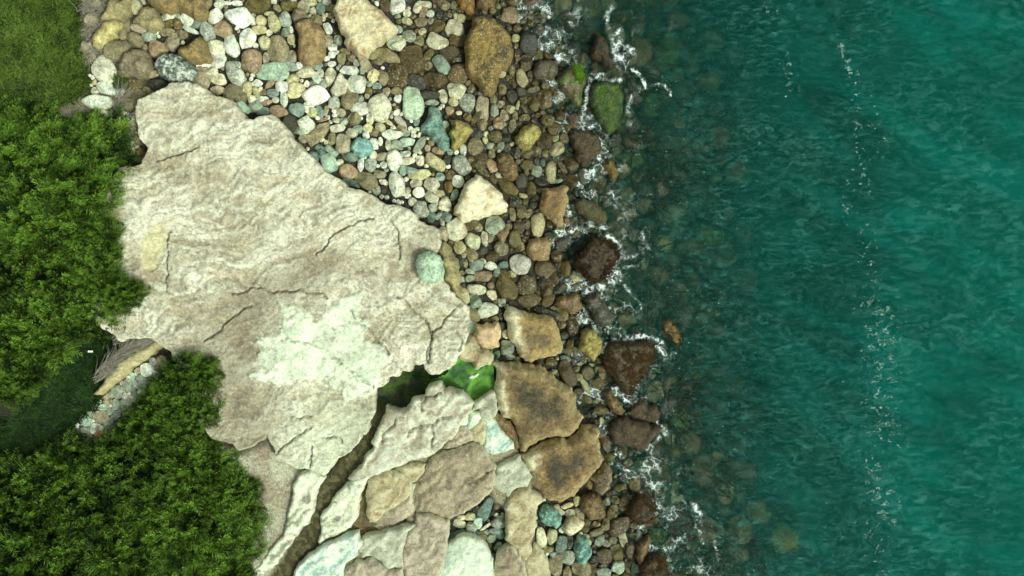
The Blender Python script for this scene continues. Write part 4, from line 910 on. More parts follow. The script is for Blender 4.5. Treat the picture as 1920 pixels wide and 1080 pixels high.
TR["F"] = (740, 360, 5.4, """265 180 76 84 -15 s;180 100 46 42 -25 c;390 155 48 44 -10 g;505 122 64 72 15 c;370 258 40 56 18 T;445 240 46 26 -55 g;480 305 22 48 -12 g;525 250 54 50 15 t;620 378 98 108 -15 x;780 320 74 62 -35 K;
845 355 42 44 0 k;1010 330 98 88 5 g;1195 230 32 70 -5 k;1280 200 54 64 0 K;1355 215 34 50 20 k;1400 115 44 50 0 d;1225 95 60 60 0 d;1320 100 33 36 0 K;1155 345 36 34 0 k;1260 350 62 74 -10 n;1340 320 38 54 0 K;
1445 335 74 124 -6 y;1570 335 34 42 0 b;1090 425 56 70 10 o;975 457 30 58 12 k;905 470 34 78 -8 c;790 500 78 70 25 c;655 557 60 66 0 y;480 420 52 74 -15 l;1215 480 66 84 -8 K;1080 575 74 76 0 k;1290 550 36 42 0 o;
880 590 54 46 0 d;785 640 58 82 -15 k;985 650 70 54 -10 n;670 700 44 60 0 d;720 720 24 48 0 k;835 740 72 62 -10 t;890 700 36 26 0 c;970 750 58 40 5 w;1100 735 54 38 0 T;1270 735 112 104 20 S;760 800 54 28 0 g;
1030 810 34 52 15 t;1110 840 60 50 20 K;1190 830 52 30 20 y;885 850 106 52 4 o;755 872 50 40 -15 g;680 880 32 34 0 g;970 945 38 36 0 o;820 985 102 54 8 c;1130 975 100 122 -28 K;1335 940 102 104 10 K;1480 910 34 60 30 d;
1510 780 96 80 18 b;1640 650 58 54 0 b;1620 885 40 66 0 b;1540 1000 56 84 0 b;990 1040 36 56 -40 c;1580 430 76 36 -15 G;1690 505 80 96 0 d;700 1045 46 92 -20 y;700 640 26 30 0 l;1500 560 30 40 0 g;680 945 34 28 0 d;1170 1060 60 30 0 d""")
TR["G"] = (740, 540, 5.4, """815 130 56 78 -12 t;800 275 62 74 -10 k;930 228 98 76 -5 w;985 70 46 56 -25 c;1080 150 44 44 0 s;785 410 42 76 25 m;750 190 24 25 0 T;930 332 50 22 0 b;1070 265 24 74 -10 d;
1090 385 34 44 0 d;1125 465 38 48 -20 c;1145 605 74 72 0 g;1030 680 38 38 0 T;1100 725 44 34 0 d;1170 700 42 32 0 s;1240 725 34 34 0 k;1355 125 122 66 -8 K;1480 230 88 40 12 d;1550 120 60 70 20 b""")
TR["H"] = (1000, 360, 5.4, """415 265 38 38 0 b;590 370 58 58 0 n;490 530 86 44 -25 d;240 645 58 64 0 n;320 785 68 92 20 b;245 740 30 66 25 n;440 850 60 58 0 y;400 150 30 60 -10 K;390 600 40 40 0 d;400 690 30 50 0 n;640 250 10 10 0 n;730 90 60 66 0 n;200 500 24 44 0 g""")
TR["I"] = (1000, 540, 5.4, """275 270 78 66 10 k;295 365 38 46 0 o;395 380 64 100 0 n;370 598 44 82 12 K;430 640 32 48 0 k;340 865 74 142 -20 n;545 860 62 76 -25 K;665 980 78 80 20 K;700 870 46 72 0 K;520 985 30 104 -30 y;465 905 38 40 0 y;
175 750 52 44 0 K;330 720 56 42 20 T;480 765 52 18 -18 y;580 780 40 18 0 y;500 705 40 26 0 K;400 750 36 50 30 d;600 385 40 36 0 d;180 260 90 40 10 d""")
TR["J"] = (1000, 720, 5.4, """540 155 68 40 30 K;680 260 72 56 10 K;455 80 50 40 0 n;693 372 28 38 0 y;600 300 46 50 0 d;725 590 40 110 -20 b;770 735 60 36 0 K;950 800 48 50 0 b;1020 1000 66 84 0 K;905 945 36 36 0 d;500 350 26 60 -20 n;545 410 36 26 0 n;780 560 24 54 -35 n;1100 130 40 34 0 G;560 320 40 20 0 d;750 470 22 40 0 n""")
TR["K"] = (960, 880, 4.8, """590 285 36 46 0 y;608 400 36 62 -20 k;520 400 48 38 0 c;438 390 32 30 0 c;262 618 42 96 -6 c;360 608 48 72 5 y;325 722 46 30 0 k;445 690 54 92 5 T;520 655 38 60 0 d;500 800 70 66 20 s;
225 710 32 30 0 d;385 875 74 90 0 k;910 390 44 78 18 K;1010 300 54 72 0 b;975 160 56 34 -20 K;1110 130 54 92 0 K;760 495 36 26 0 o;760 570 66 36 -18 k;842 500 38 56 10 k;955 520 112 66 -42 n;1000 620 36 90 -15 c;900 640 44 40 0 k;
790 640 40 56 25 t;850 670 46 34 0 g;835 780 76 68 0 n;950 760 46 88 -18 K;1060 730 40 82 0 n;1490 260 58 50 -20 y;1440 190 40 34 0 K;1375 345 52 46 0 K;745 820 42 46 0 d;825 935 68 46 0 t;955 890 60 56 20 m;1035 890 22 52 -20 K;
1110 920 42 58 0 T;625 895 88 66 0 k;498 940 40 58 0 k;730 905 32 56 0 n;820 875 44 22 0 K;1320 200 66 40 10 K;1010 70 50 30 -30 d;500 330 50 24 -20 y;690 660 28 28 0 y;850 290 30 40 0 g;930 280 40 36 0 k;660 540 36 34 0 K;370 770 34 26 0 t;240 540 26 30 0 d;1140 600 30 60 0 g""")
TR["L"] = (640, 820, 4.155, """920 675 52 32 10 c;935 625 34 20 0 c;1120 560 42 92 22 T;1060 672 38 44 0 m;1010 705 44 46 0 s;1130 695 60 11 -33 c;1232 665 58 48 0 g;1200 732 48 30 0 t;1168 790 40 36 0 g;1240 765 32 28 0 T;
1095 780 36 48 0 k;905 775 88 44 -12 T;1050 770 32 40 0 T;860 700 30 40 0 d;1000 620 40 30 0 y;870 830 50 30 0 T;1130 740 24 20 0 g""")

CODE = dict(w="white", c="cream", y="yellowish", g="grey green", m="mint", t="sage grey", T="teal", o="orange tan", b="brown", k="olive tan", K="dark olive", n="dark brown",
            d="dark grey", l="grey beige", s="white speckled", S="white crusted", x="cream and orange", G="green", B="brown")

# occupancy raster over the beach, 2 px cells
RX0, RY0, RS = -90, -70, 2.0
RW, RH = int((1420 - RX0) / RS), int((1150 - RY0) / RS)
rxx, ryy = np.meshgrid(RX0 + (np.arange(RW) + 0.5) * RS, RY0 + (np.arange(RH) + 0.5) * RS)
owner = np.full((RH, RW), -1, int); best = np.full((RH, RW), 1e9)
blocked = np.zeros((RH, RW), bool)
for poly in BIG: 
    xs = [p[0] for p in poly]; ys = [p[1] for p in poly]
    m = (rxx[0] > min(xs) - 3) & (rxx[0] < max(xs) + 3); n_ = (ryy[:, 0] > min(ys) - 3) & (ryy[:, 0] < max(ys) + 3)
    ix = np.ix_(n_, m)
    blocked[ix] |= in_poly(rxx[ix], ryy[ix], poly)

BEACH = P("150,-70 165,60 165,150 180,215 236,300 262,312 280,300 262,260 262,190 300,160 345,150 400,170 462,222 511,212 560,268 620,325 706,370 780,395 822,425 862,490 864,562 882,600 876,640 925,670 925,690 1000,680 1090,750 1105,800 1160,880 1120,935 1005,950 1003,1000 1000,1150 1420,1150 1420,-70")
POCKET_ = T(640, 820, 4.155, "830,650 1000,560 1150,440 1160,500 1270,560 1290,650 1280,800 1330,850 1240,880 1220,920 1180,980 1120,880 1000,790 900,800 825,850")
POCK2 = P("1003,950 1050,948 1100,920 1100,1150 1000,1150")
def stone_zone(px, py):
    """0 none, 1 beach, 2 conglomerate strip, 3 far drowned"""
    z = np.zeros(np.shape(px), int)
    z[in_poly(px, py, BEACH) | in_poly(px, py, POCKET) | in_poly(px, py, POCK2)] = 1
    z[in_poly(px, py, CONG)] = 2
    return z
zone = stone_zone(rxx, ryy)
zone[blocked] = 0

def wl_at(py): return np.interp(py, WLY, WLX)
rs = random.Random(33)
STONES = []       # dict: px py outline(list of (dx,dy) px) col code rmin traced
def add_traced():
    for key, (x0, y0, sc, txt) in TR.items():
        for rec in txt.replace("\n", "").split(";"):
            f = rec.split()
            if len(f) < 6: continue
            X, Y, a, b, rot = [float(v) for v in f[:5]]
            px, py = x0 + X / sc, y0 + Y / sc; a /= sc; b /= sc
            t = math.radians(rot)
            if a < 1.5 or b < 1.5: continue
            K = 28 if max(a, b) > 11 else 20
            ex = rs.uniform(2.0, 3.6); ph = [rs.uniform(0, 6.28) for _ in range(4)]
            am = [rs.uniform(0.02, 0.08), rs.uniform(0.01, 0.07), rs.uniform(0.01, 0.06), rs.uniform(0, .03)]
            mf = rs.choice((4, 5, 5, 6, 7)); f0 = rs.uniform(0, 6.28)
            facets = [(f0 + (i + rs.uniform(-.28, .28)) * 2 * math.pi / mf, rs.uniform(0.86, 1.05)) for i in range(mf)]; polyw = rs.uniform(0.35, 0.85)
            pts = []
            for q in range(K):
                an = 2 * math.pi * q / K
                c, s = math.cos(an), math.sin(an)
                r = (abs(c) ** ex + abs(s) ** ex) ** (-1 / ex)
                sm = sum(max(0.0, math.cos(an - th) / dd2) ** 12 for th, dd2 in facets)
                r = r * (1 - polyw) + polyw * min(1.25, sm ** (-1 / 12))
                r *= 1 + am[0] * math.sin(an + ph[0]) + am[1] * math.sin(2 * an + ph[1]) + am[2] * math.sin(3 * an + ph[2]) + am[3] * math.sin(5 * an + ph[3])
                x, y = c * r * a * 1.05, s * r * b * 1.05
                pts.append((x * math.cos(t) - y * math.sin(t), x * math.sin(t) + y * math.cos(t)))
            STONES.append(dict(px=px, py=py, pts=pts, code=f[5], rmin=min(a, b), area=math.pi * a * b, asp=max(a, b) / min(a, b), tr=True))
            # stamp it into the raster
            R = max(a, b) * 1.35
            i0, i1 = max(0, int((px - R - RX0) / RS)), min(RW, int((px + R - RX0) / RS) + 1)
            j0, j1 = max(0, int((py - R - RY0) / RS)), min(RH, int((py + R - RY0) / RS) + 1)
            if i1 <= i0 or j1 <= j0: continue
            xx, yy = rxx[j0:j1, i0:i1] - px, ryy[j0:j1, i0:i1] - py
            u = (xx * math.cos(t) + yy * math.sin(t)) / a; v = (-xx * math.sin(t) + yy * math.cos(t)) / b
            dd = (np.abs(u) ** ex + np.abs(v) ** ex) ** (1 / ex)
            m = dd < 1.04
            owner[j0:j1, i0:i1][m] = -2; best[j0:j1, i0:i1][m] = 0
add_traced()
free = (zone > 0) & (owner == -1)

def fill_size(px, py, u):
    w = float(wl_at(py)); d = (w - px) / 60.0
    if d < -1.5: r = 10 + 14 * u * u
    elif d < -0.2: r = 7 + 11 * u * u           # drowned cobbles
    elif d < 3.5: r = 5.0 + 7.5 * u * u
    else: r = 3.6 + 7.5 * u ** 2.5
    if px < 420 and py < 320: r = 5 + 10 * u * u
    if in_poly(np.array([px]), np.array([py]), CONG)[0]: r = 5 + 6 * u
    return r
LEFTP = "wwwwwwwccccygglkklswcw"; RIGHTP = "KKKKKkknnnbbbdddlybgKk"; DROWNP = "KKnGbKnBdnk"
def fill_code(px, py):
    w = float(wl_at(py)); d = (w - px) / 60.0
    if py > 930 and px < 960: return rs.choice("ggtckdlk")
    if in_poly(np.array([px]), np.array([py]), CONG)[0]: return rs.choice("wglcgmwlg")
    if d < -0.2: return rs.choice(DROWNP)
    if px < 420 and py < 320: return rs.choice("kkklllcywgb")
    edge = 3.6 + 0.9 * math.sin(py / 60.0) - (1.6 if py > 420 else 0)
    p = 1 / (1 + math.exp(-(d - edge) * 1.7))
    return rs.choice(LEFTP if rs.random() < p else RIGHTP)

seeds = []
occ = ~free
# bigger stones first so that small ones settle between them
for pass_, (mul, tries) in enumerate(((1.25, 5000), (1.0, 9000), (0.72, 16000), (0.5, 26000), (0.36, 34000))):
    for _ in range(tries):
        px = rs.uniform(RX0 + 10, 1400); py = rs.uniform(RY0 + 10, 1140)
        i, j = int((px - RX0) / RS), int((py - RY0) / RS)
        if occ[j, i]: continue
        d = (px - float(wl_at(py))) / 60.0
        if d > 5.2 and rs.random() < 0.8: continue
        if d > 2.5 and mul < 0.9: continue
        r = fill_size(px, py, rs.random()) * mul
        if r < 2.1: continue
        ok = True
        for q in range(8):
            a = q * math.pi / 4
            ii, jj = int((px + math.cos(a) * r * 0.85 - RX0) / RS), int((py + math.sin(a) * r * 0.85 - RY0) / RS)
            if ii < 0 or jj < 0 or ii >= RW or jj >= RH or occ[jj, ii]: ok = False; break
        if not ok: continue
        k = len(seeds); asp = rs.uniform(1.0, 1.75); rot = rs.uniform(0, math.pi)
        seeds.append((px, py, r, asp, rot))
        R = r * 1.7
        i0, i1 = max(0, int((px - R - RX0) / RS)), min(RW, int((px + R - RX0) / RS) + 1)
        j0, j1 = max(0, int((py - R - RY0) / RS)), min(RH, int((py + R - RY0) / RS) + 1)
        xx, yy = rxx[j0:j1, i0:i1] - px, ryy[j0:j1, i0:i1] - py
        u = (xx * math.cos(rot) + yy * math.sin(rot)) / math.sqrt(asp); v = (-xx * math.sin(rot) + yy * math.cos(rot)) * math.sqrt(asp)
        dd = np.sqrt(u * u + v * v) / r
        sub = free[j0:j1, i0:i1] & (dd < best[j0:j1, i0:i1]) & (dd < 1.6)
        best[j0:j1, i0:i1][sub] = dd[sub]; owner[j0:j1, i0:i1][sub] = k
        occ[j0:j1, i0:i1] |= dd < 0.95
S = np.array([s[:3] for s in seeds])
K = 16
ang = np.arange(K) / K * 2 * np.pi
R = np.zeros((len(S), K)); alive = np.ones((len(S), K), bool)
for st in np.arange(1.0, 34.0, 0.8):
    xx = S[:, 0:1] + np.cos(ang) * st; yy = S[:, 1:2] + np.sin(ang) * st
    ii = np.clip(((xx - RX0) / RS).astype(int), 0, RW - 1); jj = np.clip(((yy - RY0) / RS).astype(int), 0, RH - 1)
    alive &= (owner[jj, ii] == np.arange(len(S))[:, None]) & (st < S[:, 2:3] * 1.6)
    R[alive] = st
R = np.maximum(R, 1.5)
R = 0.5 * R + 0.25 * np.roll(R, 1, 1) + 0.25 * np.roll(R, -1, 1)
R = R + 0.6
for k in range(len(S)):
    px, py = S[k, 0], S[k, 1]
    rmin = float(np.minimum(R[k], np.roll(R[k], K // 2)).min())
    if R[k].mean() < 2.0: continue
    STONES.append(dict(px=px, py=py, pts=[(math.cos(a) * r, math.sin(a) * r) for a, r in zip(ang, R[k])], code=fill_code(px, py), rmin=max(rmin, R[k].mean() * 0.55),
                       area=float(math.pi * (R[k] ** 2).mean()), asp=float(R[k].max() / max(1.5, R[k].min())), tr=False))

PROF = [(0.28, 1.0), (0.52, 0.95), (0.72, 0.82), (0.87, 0.60), (0.96, 0.32), (1.0, 0.05), (0.93, -0.30)]
PROF_S = [(0.42, 0.97), (0.74, 0.80), (0.94, 0.42), (1.0, 0.0), (0.94, -0.3)]
def stone_mesh(s, seed):
    """one cobble: rounded body with worn flat faces cut by tilted planes"""
    g = random.Random(seed)
    small = s["area"] < 130
    prof = PROF_S if small else PROF
    pts = np.array(s["pts"]); K = len(pts)
    gz = float(ground_z(s["px"], s["py"]))
    if in_poly(np.array([s["px"]]), np.array([s["py"]]), CONG)[0]: gz = 1.75; 
    h = s["rmin"] / 60.0 * g.uniform(0.95, 1.25) * (1.05 if s["rmin"] < 14 else 0.8)
    d_ = (s["px"] - float(wl_at(s["py"]))) / 60.0
    lift = 0.03 + (0.04 * g.random() if small else 0.02)
    if in_poly(np.array([s["px"]]), np.array([s["py"]]), CONG)[0]: h *= 0.35
    zb = gz + lift
    cx, cy = PX(s["px"], s["py"], zb + h * 0.4)
    k = (HCAM - zb - h * 0.4) / HCAM / 60.0
    ox, oy = pts[:, 0] * k, -pts[:, 1] * k
    rm = float(np.hypot(ox, oy).mean())
    V = [np.array([[0, 0, h]])]
    for t, z in prof: V.append(np.stack([ox * t, oy * t, np.full(K, z * h)], 1))
    V = np.concatenate(V)
    # smooth lumps, then cut faces
    e = g.uniform(0, 100); f = 1.3 / max(rm, 0.05)
    V[:, 2] += h * 0.16 * perlin(V[:, 0] * f + e, V[:, 1] * f - e, 3) * (V[:, 2] > 0)
    w = 1 + 0.05 * perlin(V[:, 2] * f * 2 + e, np.arctan2(V[:, 1], V[:, 0]) * 1.1, 6)
    V[:, 0] *= w; V[:, 1] *= w
    for _ in range(g.choice((2, 3, 4, 5))):
        a = g.uniform(0, 6.28); sl = g.uniform(0.1, 1.3); c0 = h * g.uniform(0.60, 0.98)
        pl = c0 - sl * (V[:, 0] * math.cos(a) + V[:, 1] * math.sin(a)) * (h / rm) * 0.9
        V[:, 2] = np.where(V[:, 2] > 0, np.minimum(V[:, 2], np.maximum(pl, 0.12 * h) + 0.12 * np.maximum(V[:, 2] - pl, 0)), V[:, 2])
    tilt = g.uniform(-0.14, 0.14); ti2 = g.uniform(-0.14, 0.14)
    V[:, 2] += V[:, 0] * tilt + V[:, 1] * ti2
    n = len(prof); cw = pts[0, 0] * -pts[1, 1] - pts[1, 0] * -pts[0, 1] < 0
    j = np.arange(K); jn = (j + 1) % K
    tri = np.stack([np.zeros(K, int), 1 + j, 1 + jn], 1)
    Q = np.concatenate([np.stack([1 + r * K + j, 1 + (r + 1) * K + j, 1 + (r + 1) * K + jn, 1 + r * K + jn], 1) for r in range(n - 1)])
    if cw: tri = tri[:, ::-1]; Q = Q[:, ::-1]
    base = PAL[s["code"]].copy()
    base = base * g.uniform(0.82, 1.12) * np.array([g.uniform(.95, 1.05), 1, g.uniform(.93, 1.05)])
    alt = base * np.array([0.62, 0.60, 0.5]) if s["code"] not in "KnbdMB" else base * np.array([1.55, 1.45, 1.1])
    if s["code"] in "xS": alt = PAL["o"] if s["code"] == "x" else PAL["k"]
    if s["code"] == "x": base = PAL["c"]
    mixn = sst(0.05, 0.45, perlin(V[:, 0] * f * 0.9 + e * 2, V[:, 1] * f * 0.9, 8)) * g.uniform(0.1, 0.75)
    C = np.clip(mixc(base, alt, mixn), 0, 0.9)
    wet = float(np.clip(sst(-4.2, -0.8, d_) * 0.6 + sst(0.35, 0.1, zb + h), 0, 1))
    C = C * (1 - 0.46 * wet) * (1 - wet * np.array([0.0, 0.0, 0.15]))
    if d_ > 0.5: C = C * 1.25
    speck = {"s": 0.9, "S": 1.0, "w": 0.12, "c": 0.2, "m": 0.1}.get(s["code"], g.choice((0.1, 0.2, 0.38)))
    return V, tri, Q, C, wet, speck, (float(cx), float(cy), zb)

STONES.sort(key=lambda s: -s["area"] * (1 if -10 < s["px"] < 1200 and -5 < s["py"] < 1085 else 0.01))
vis = [s for s in STONES]
LIM = 300
DIRS = ["right of", "below right of", "below", "below left of", "left of", "above left of", "above", "above right of"]
NUM = ["nearest", "second nearest", "third nearest", "fourth nearest", "fifth nearest", "sixth nearest", "seventh nearest", "eighth nearest", "ninth nearest", "tenth nearest"]
groups = {}
for idx, s in enumerate(vis[:LIM]):
    bl = min(LAND, key=lambda L: math.hypot(s["px"] - L[0], s["py"] - L[1]) - L[2] * 0.7)
    a = math.degrees(math.atan2(s["py"] - bl[1], s["px"] - bl[0])) % 360
    dr = DIRS[int(((a + 22.5) % 360) // 45)]
    size = "large" if s["area"] > 900 else "middling" if s["area"] > 420 else "small"
    shp = "long" if s["asp"] > 1.75 else "oval" if s["asp"] > 1.3 else "roundish"
    key = (size, CODE[s["code"]], shp, dr, bl[3])
    groups.setdefault(key, []).append((math.hypot(s["px"] - bl[0], s["py"] - bl[1]), idx))
LABEL = {}
for key, lst in groups.items():
    lst.sort()
    for r, (_, idx) in enumerate(lst):
        t = f"{key[0]} {key[1]} {key[2]} cobble {key[3]} {key[4]}"
        if len(lst) > 1: t += f", {NUM[min(r, 9)]}"
        LABEL[idx] = t
for idx, s in enumerate(vis[:LIM]):
    V, tri, Q, C, wet, speck, loc = stone_mesh(s, 5000 + idx)
    me = mesh_np("cobble", V, [tri, Q], True, C, dict(wet=wet, speck=speck))
    tag(link("cobble", me, M_STONE, None, loc), LABEL[idx], "stone", "cobbles of the beach")
Vs, Ts, Qs, Cs, Ws, Ss = [], [], [], [], [], []; off = 0
for idx, s in enumerate(vis[LIM:]):
    V, tri, Q, C, wet, speck, loc = stone_mesh(s, 9000 + idx)
    Vs.append(V + np.array(loc)); Ts.append(tri + off); Qs.append(Q + off); Cs.append(C); Ws.append(np.full(len(V), wet)); Ss.append(np.full(len(V), speck)); off += len(V)
me = mesh_np("small_cobbles", np.concatenate(Vs), [np.concatenate(Ts), np.concatenate(Qs)], True, np.concatenate(Cs), dict(wet=np.concatenate(Ws), speck=np.concatenate(Ss)))
tag(link("small_cobbles", me, M_STONE), "smaller beach cobbles and pebbles packed between the larger stones", "stones", "cobbles of the beach", "stuff")

# grit and small pebbles at the bottom of the gaps
def gravel():
    g = np.random.default_rng(77)
    n = 26000
    px = g.uniform(120, 1200, n); py = g.uniform(-40, 1130, n)
    ii = ((px - RX0) / RS).astype(int); jj = ((py - RY0) / RS).astype(int)
    m = (zone[jj, ii] == 1) & ((px - np.interp(py, WLY, WLX)) < 20); px, py = px[m], py[m]; n = len(px)
    r = g.uniform(0.018, 0.045, n); z = ground_z(px, py) - 0.02; x, y = PX(px, py, z)
    a = g.uniform(0, 6.28, n); V = []
    for q in range(5):
        an = a + q * 2 * np.pi / 5
        V.append(np.stack([x + np.cos(an) * r * g.uniform(.7, 1.2, n), y + np.sin(an) * r * g.uniform(.7, 1.2, n), z - 0.01], 1))
    V.append(np.stack([x, y, z + r * 0.8], 1))
    V = np.stack(V, 1).reshape(-1, 3); b = np.arange(n) * 6
    F = np.concatenate([np.stack([b + q, b + (q + 1) % 5, b + 5], 1) for q in range(5)])
    d = (np.interp(py, WLY, WLX) - px) / 60
    pa = np.array([PAL[c] * 0.55 for c in "wcgklm"]); pb = np.array([PAL[c] * 0.6 for c in "KkndbK"])
    pick = g.integers(0, 6, n); c = np.where((d > 3.5 + g.normal(0, 1, n))[:, None], pa[pick], pb[pick])
    me = mesh_np("gravel", V, F, True, np.repeat(c, 6, 0), dict(wet=0.2, speck=0.1))
    tag(link("gravel", me, M_STONE), kind="stuff")
gravel()

# ------------------------------------------------------------------ stream, rock pool, green weed
def sheet(name, poly, zf, mat, step=5.0, **attrs):
    xs = [p[0] for p in poly]; ys = [p[1] for p in poly]
    gx, gy, F = grid(min(xs), max(xs), min(ys), max(ys), step)
    z = zf(gx, gy)
    u, F = keep_faces(F, signed(gx, gy, poly) > -14, len(gx))
    x, y = PX(gx[u], gy[u], z[u])
    return link(name, mesh_np(name, np.stack([x, y, z[u]], 1), F, True), mat)
tag(sheet("stream_water", CHAN, lambda x, y: ground_z(x, y) + 0.22, M_STREAM), kind="structure")
tag(sheet("pool_water", POOL, lambda x, y: np.full(x.shape, float(ground_z(815, 715)) - 0.06), M_POOL), kind="structure")
zpool = float(ground_z(815, 715))

def weed_carpet():
    """folded sheet of bright green weed on the pool's right half and ragged mats on its left"""
    poly = P("800,735 812,712 838,705 856,668 868,668 886,680 893,694 905,692 922,672 926,700 926,735 905,746 888,752 872,742 855,730 838,728 826,718")
    m, nt, lk, b = new_mat("bright_green_weed")
    geo = N(nt, "ShaderNodeNewGeometry"); n = N(nt, "ShaderNodeTexNoise", Scale=1.8, Detail=5.0, Distortion=0.6); lk.new(geo.outputs["Position"], n.inputs["Vector"])
    r = ramp(nt, 0.42, 0.66, tuple(lin("0a4410")) + (1,), tuple(lin("5a9a10")) + (1,)); lk.new(n.outputs["Fac"], r.inputs[0])
    lk.new(r.outputs[0], b.inputs["Base Color"]); b.inputs["Roughness"].default_value = 0.6
    xs = [p[0] for p in poly]; ys = [p[1] for p in poly]
    gx, gy, F = grid(min(xs), max(xs), min(ys), max(ys), 2.5)
    u, F = keep_faces(F, signed(gx, gy, poly) + 4 * perlin(gx / 9, gy / 9, 4) > -4, len(gx))
    gx, gy = gx[u], gy[u]
    z = zpool + 0.0 + 0.05 * np.abs(fbm(gx / 26 + gy / 40, gy / 26, 4, 44)) + 0.015 * fbm(gx / 8, gy / 8, 2, 45)
    x, y = PX(gx, gy, z)
    tag(link("green_weed", mesh_np("green_weed", np.stack([x, y, z], 1), F, True), m), kind="stuff")
weed_carpet()
tufts("pool_weed", POOL, 4200, lambda x, y: np.full(x.shape, zpool - 0.12), 51, M_WEEDG, L=(0.06, 0.16), w=0.03, spread=1.2,
      tone=lambda px, py, g: np.clip(0.35 + 0.9 * perlin(px / 16, py / 16, 5) + g.normal(0, .15, len(px)), 0, 1))["kind"] = "stuff"
# small stones standing in the pool
for k, (cx, cy, r_, lab) in enumerate(((888, 706, 11, "low white stone islet inside the green pool"),)):
    slab("rock_islet", [(cx - r_, cy + 2), (cx - r_ * .5, cy - 3), (cx + r_ * .6, cy - 7), (cx + r_, cy - 6), (cx + r_ * .5, cy + 2), (cx - r_ * .3, cy + 5)], 0.2, "shelfpale", lab, "rock", seed=700 + k, roundw=3, spacing=2, step=3)
slab("rock_lip", T(740, 540, 5.4, "625,695 680,560 740,485 800,500 830,570 870,625 935,632 1000,700 960,785 890,795 845,830 800,820 790,765 720,745"), 0.72, "shelftan",
     "rough pinkish tan rock on the right of the pool below the peach coloured boulder", "rock", seed=710, roundw=10)

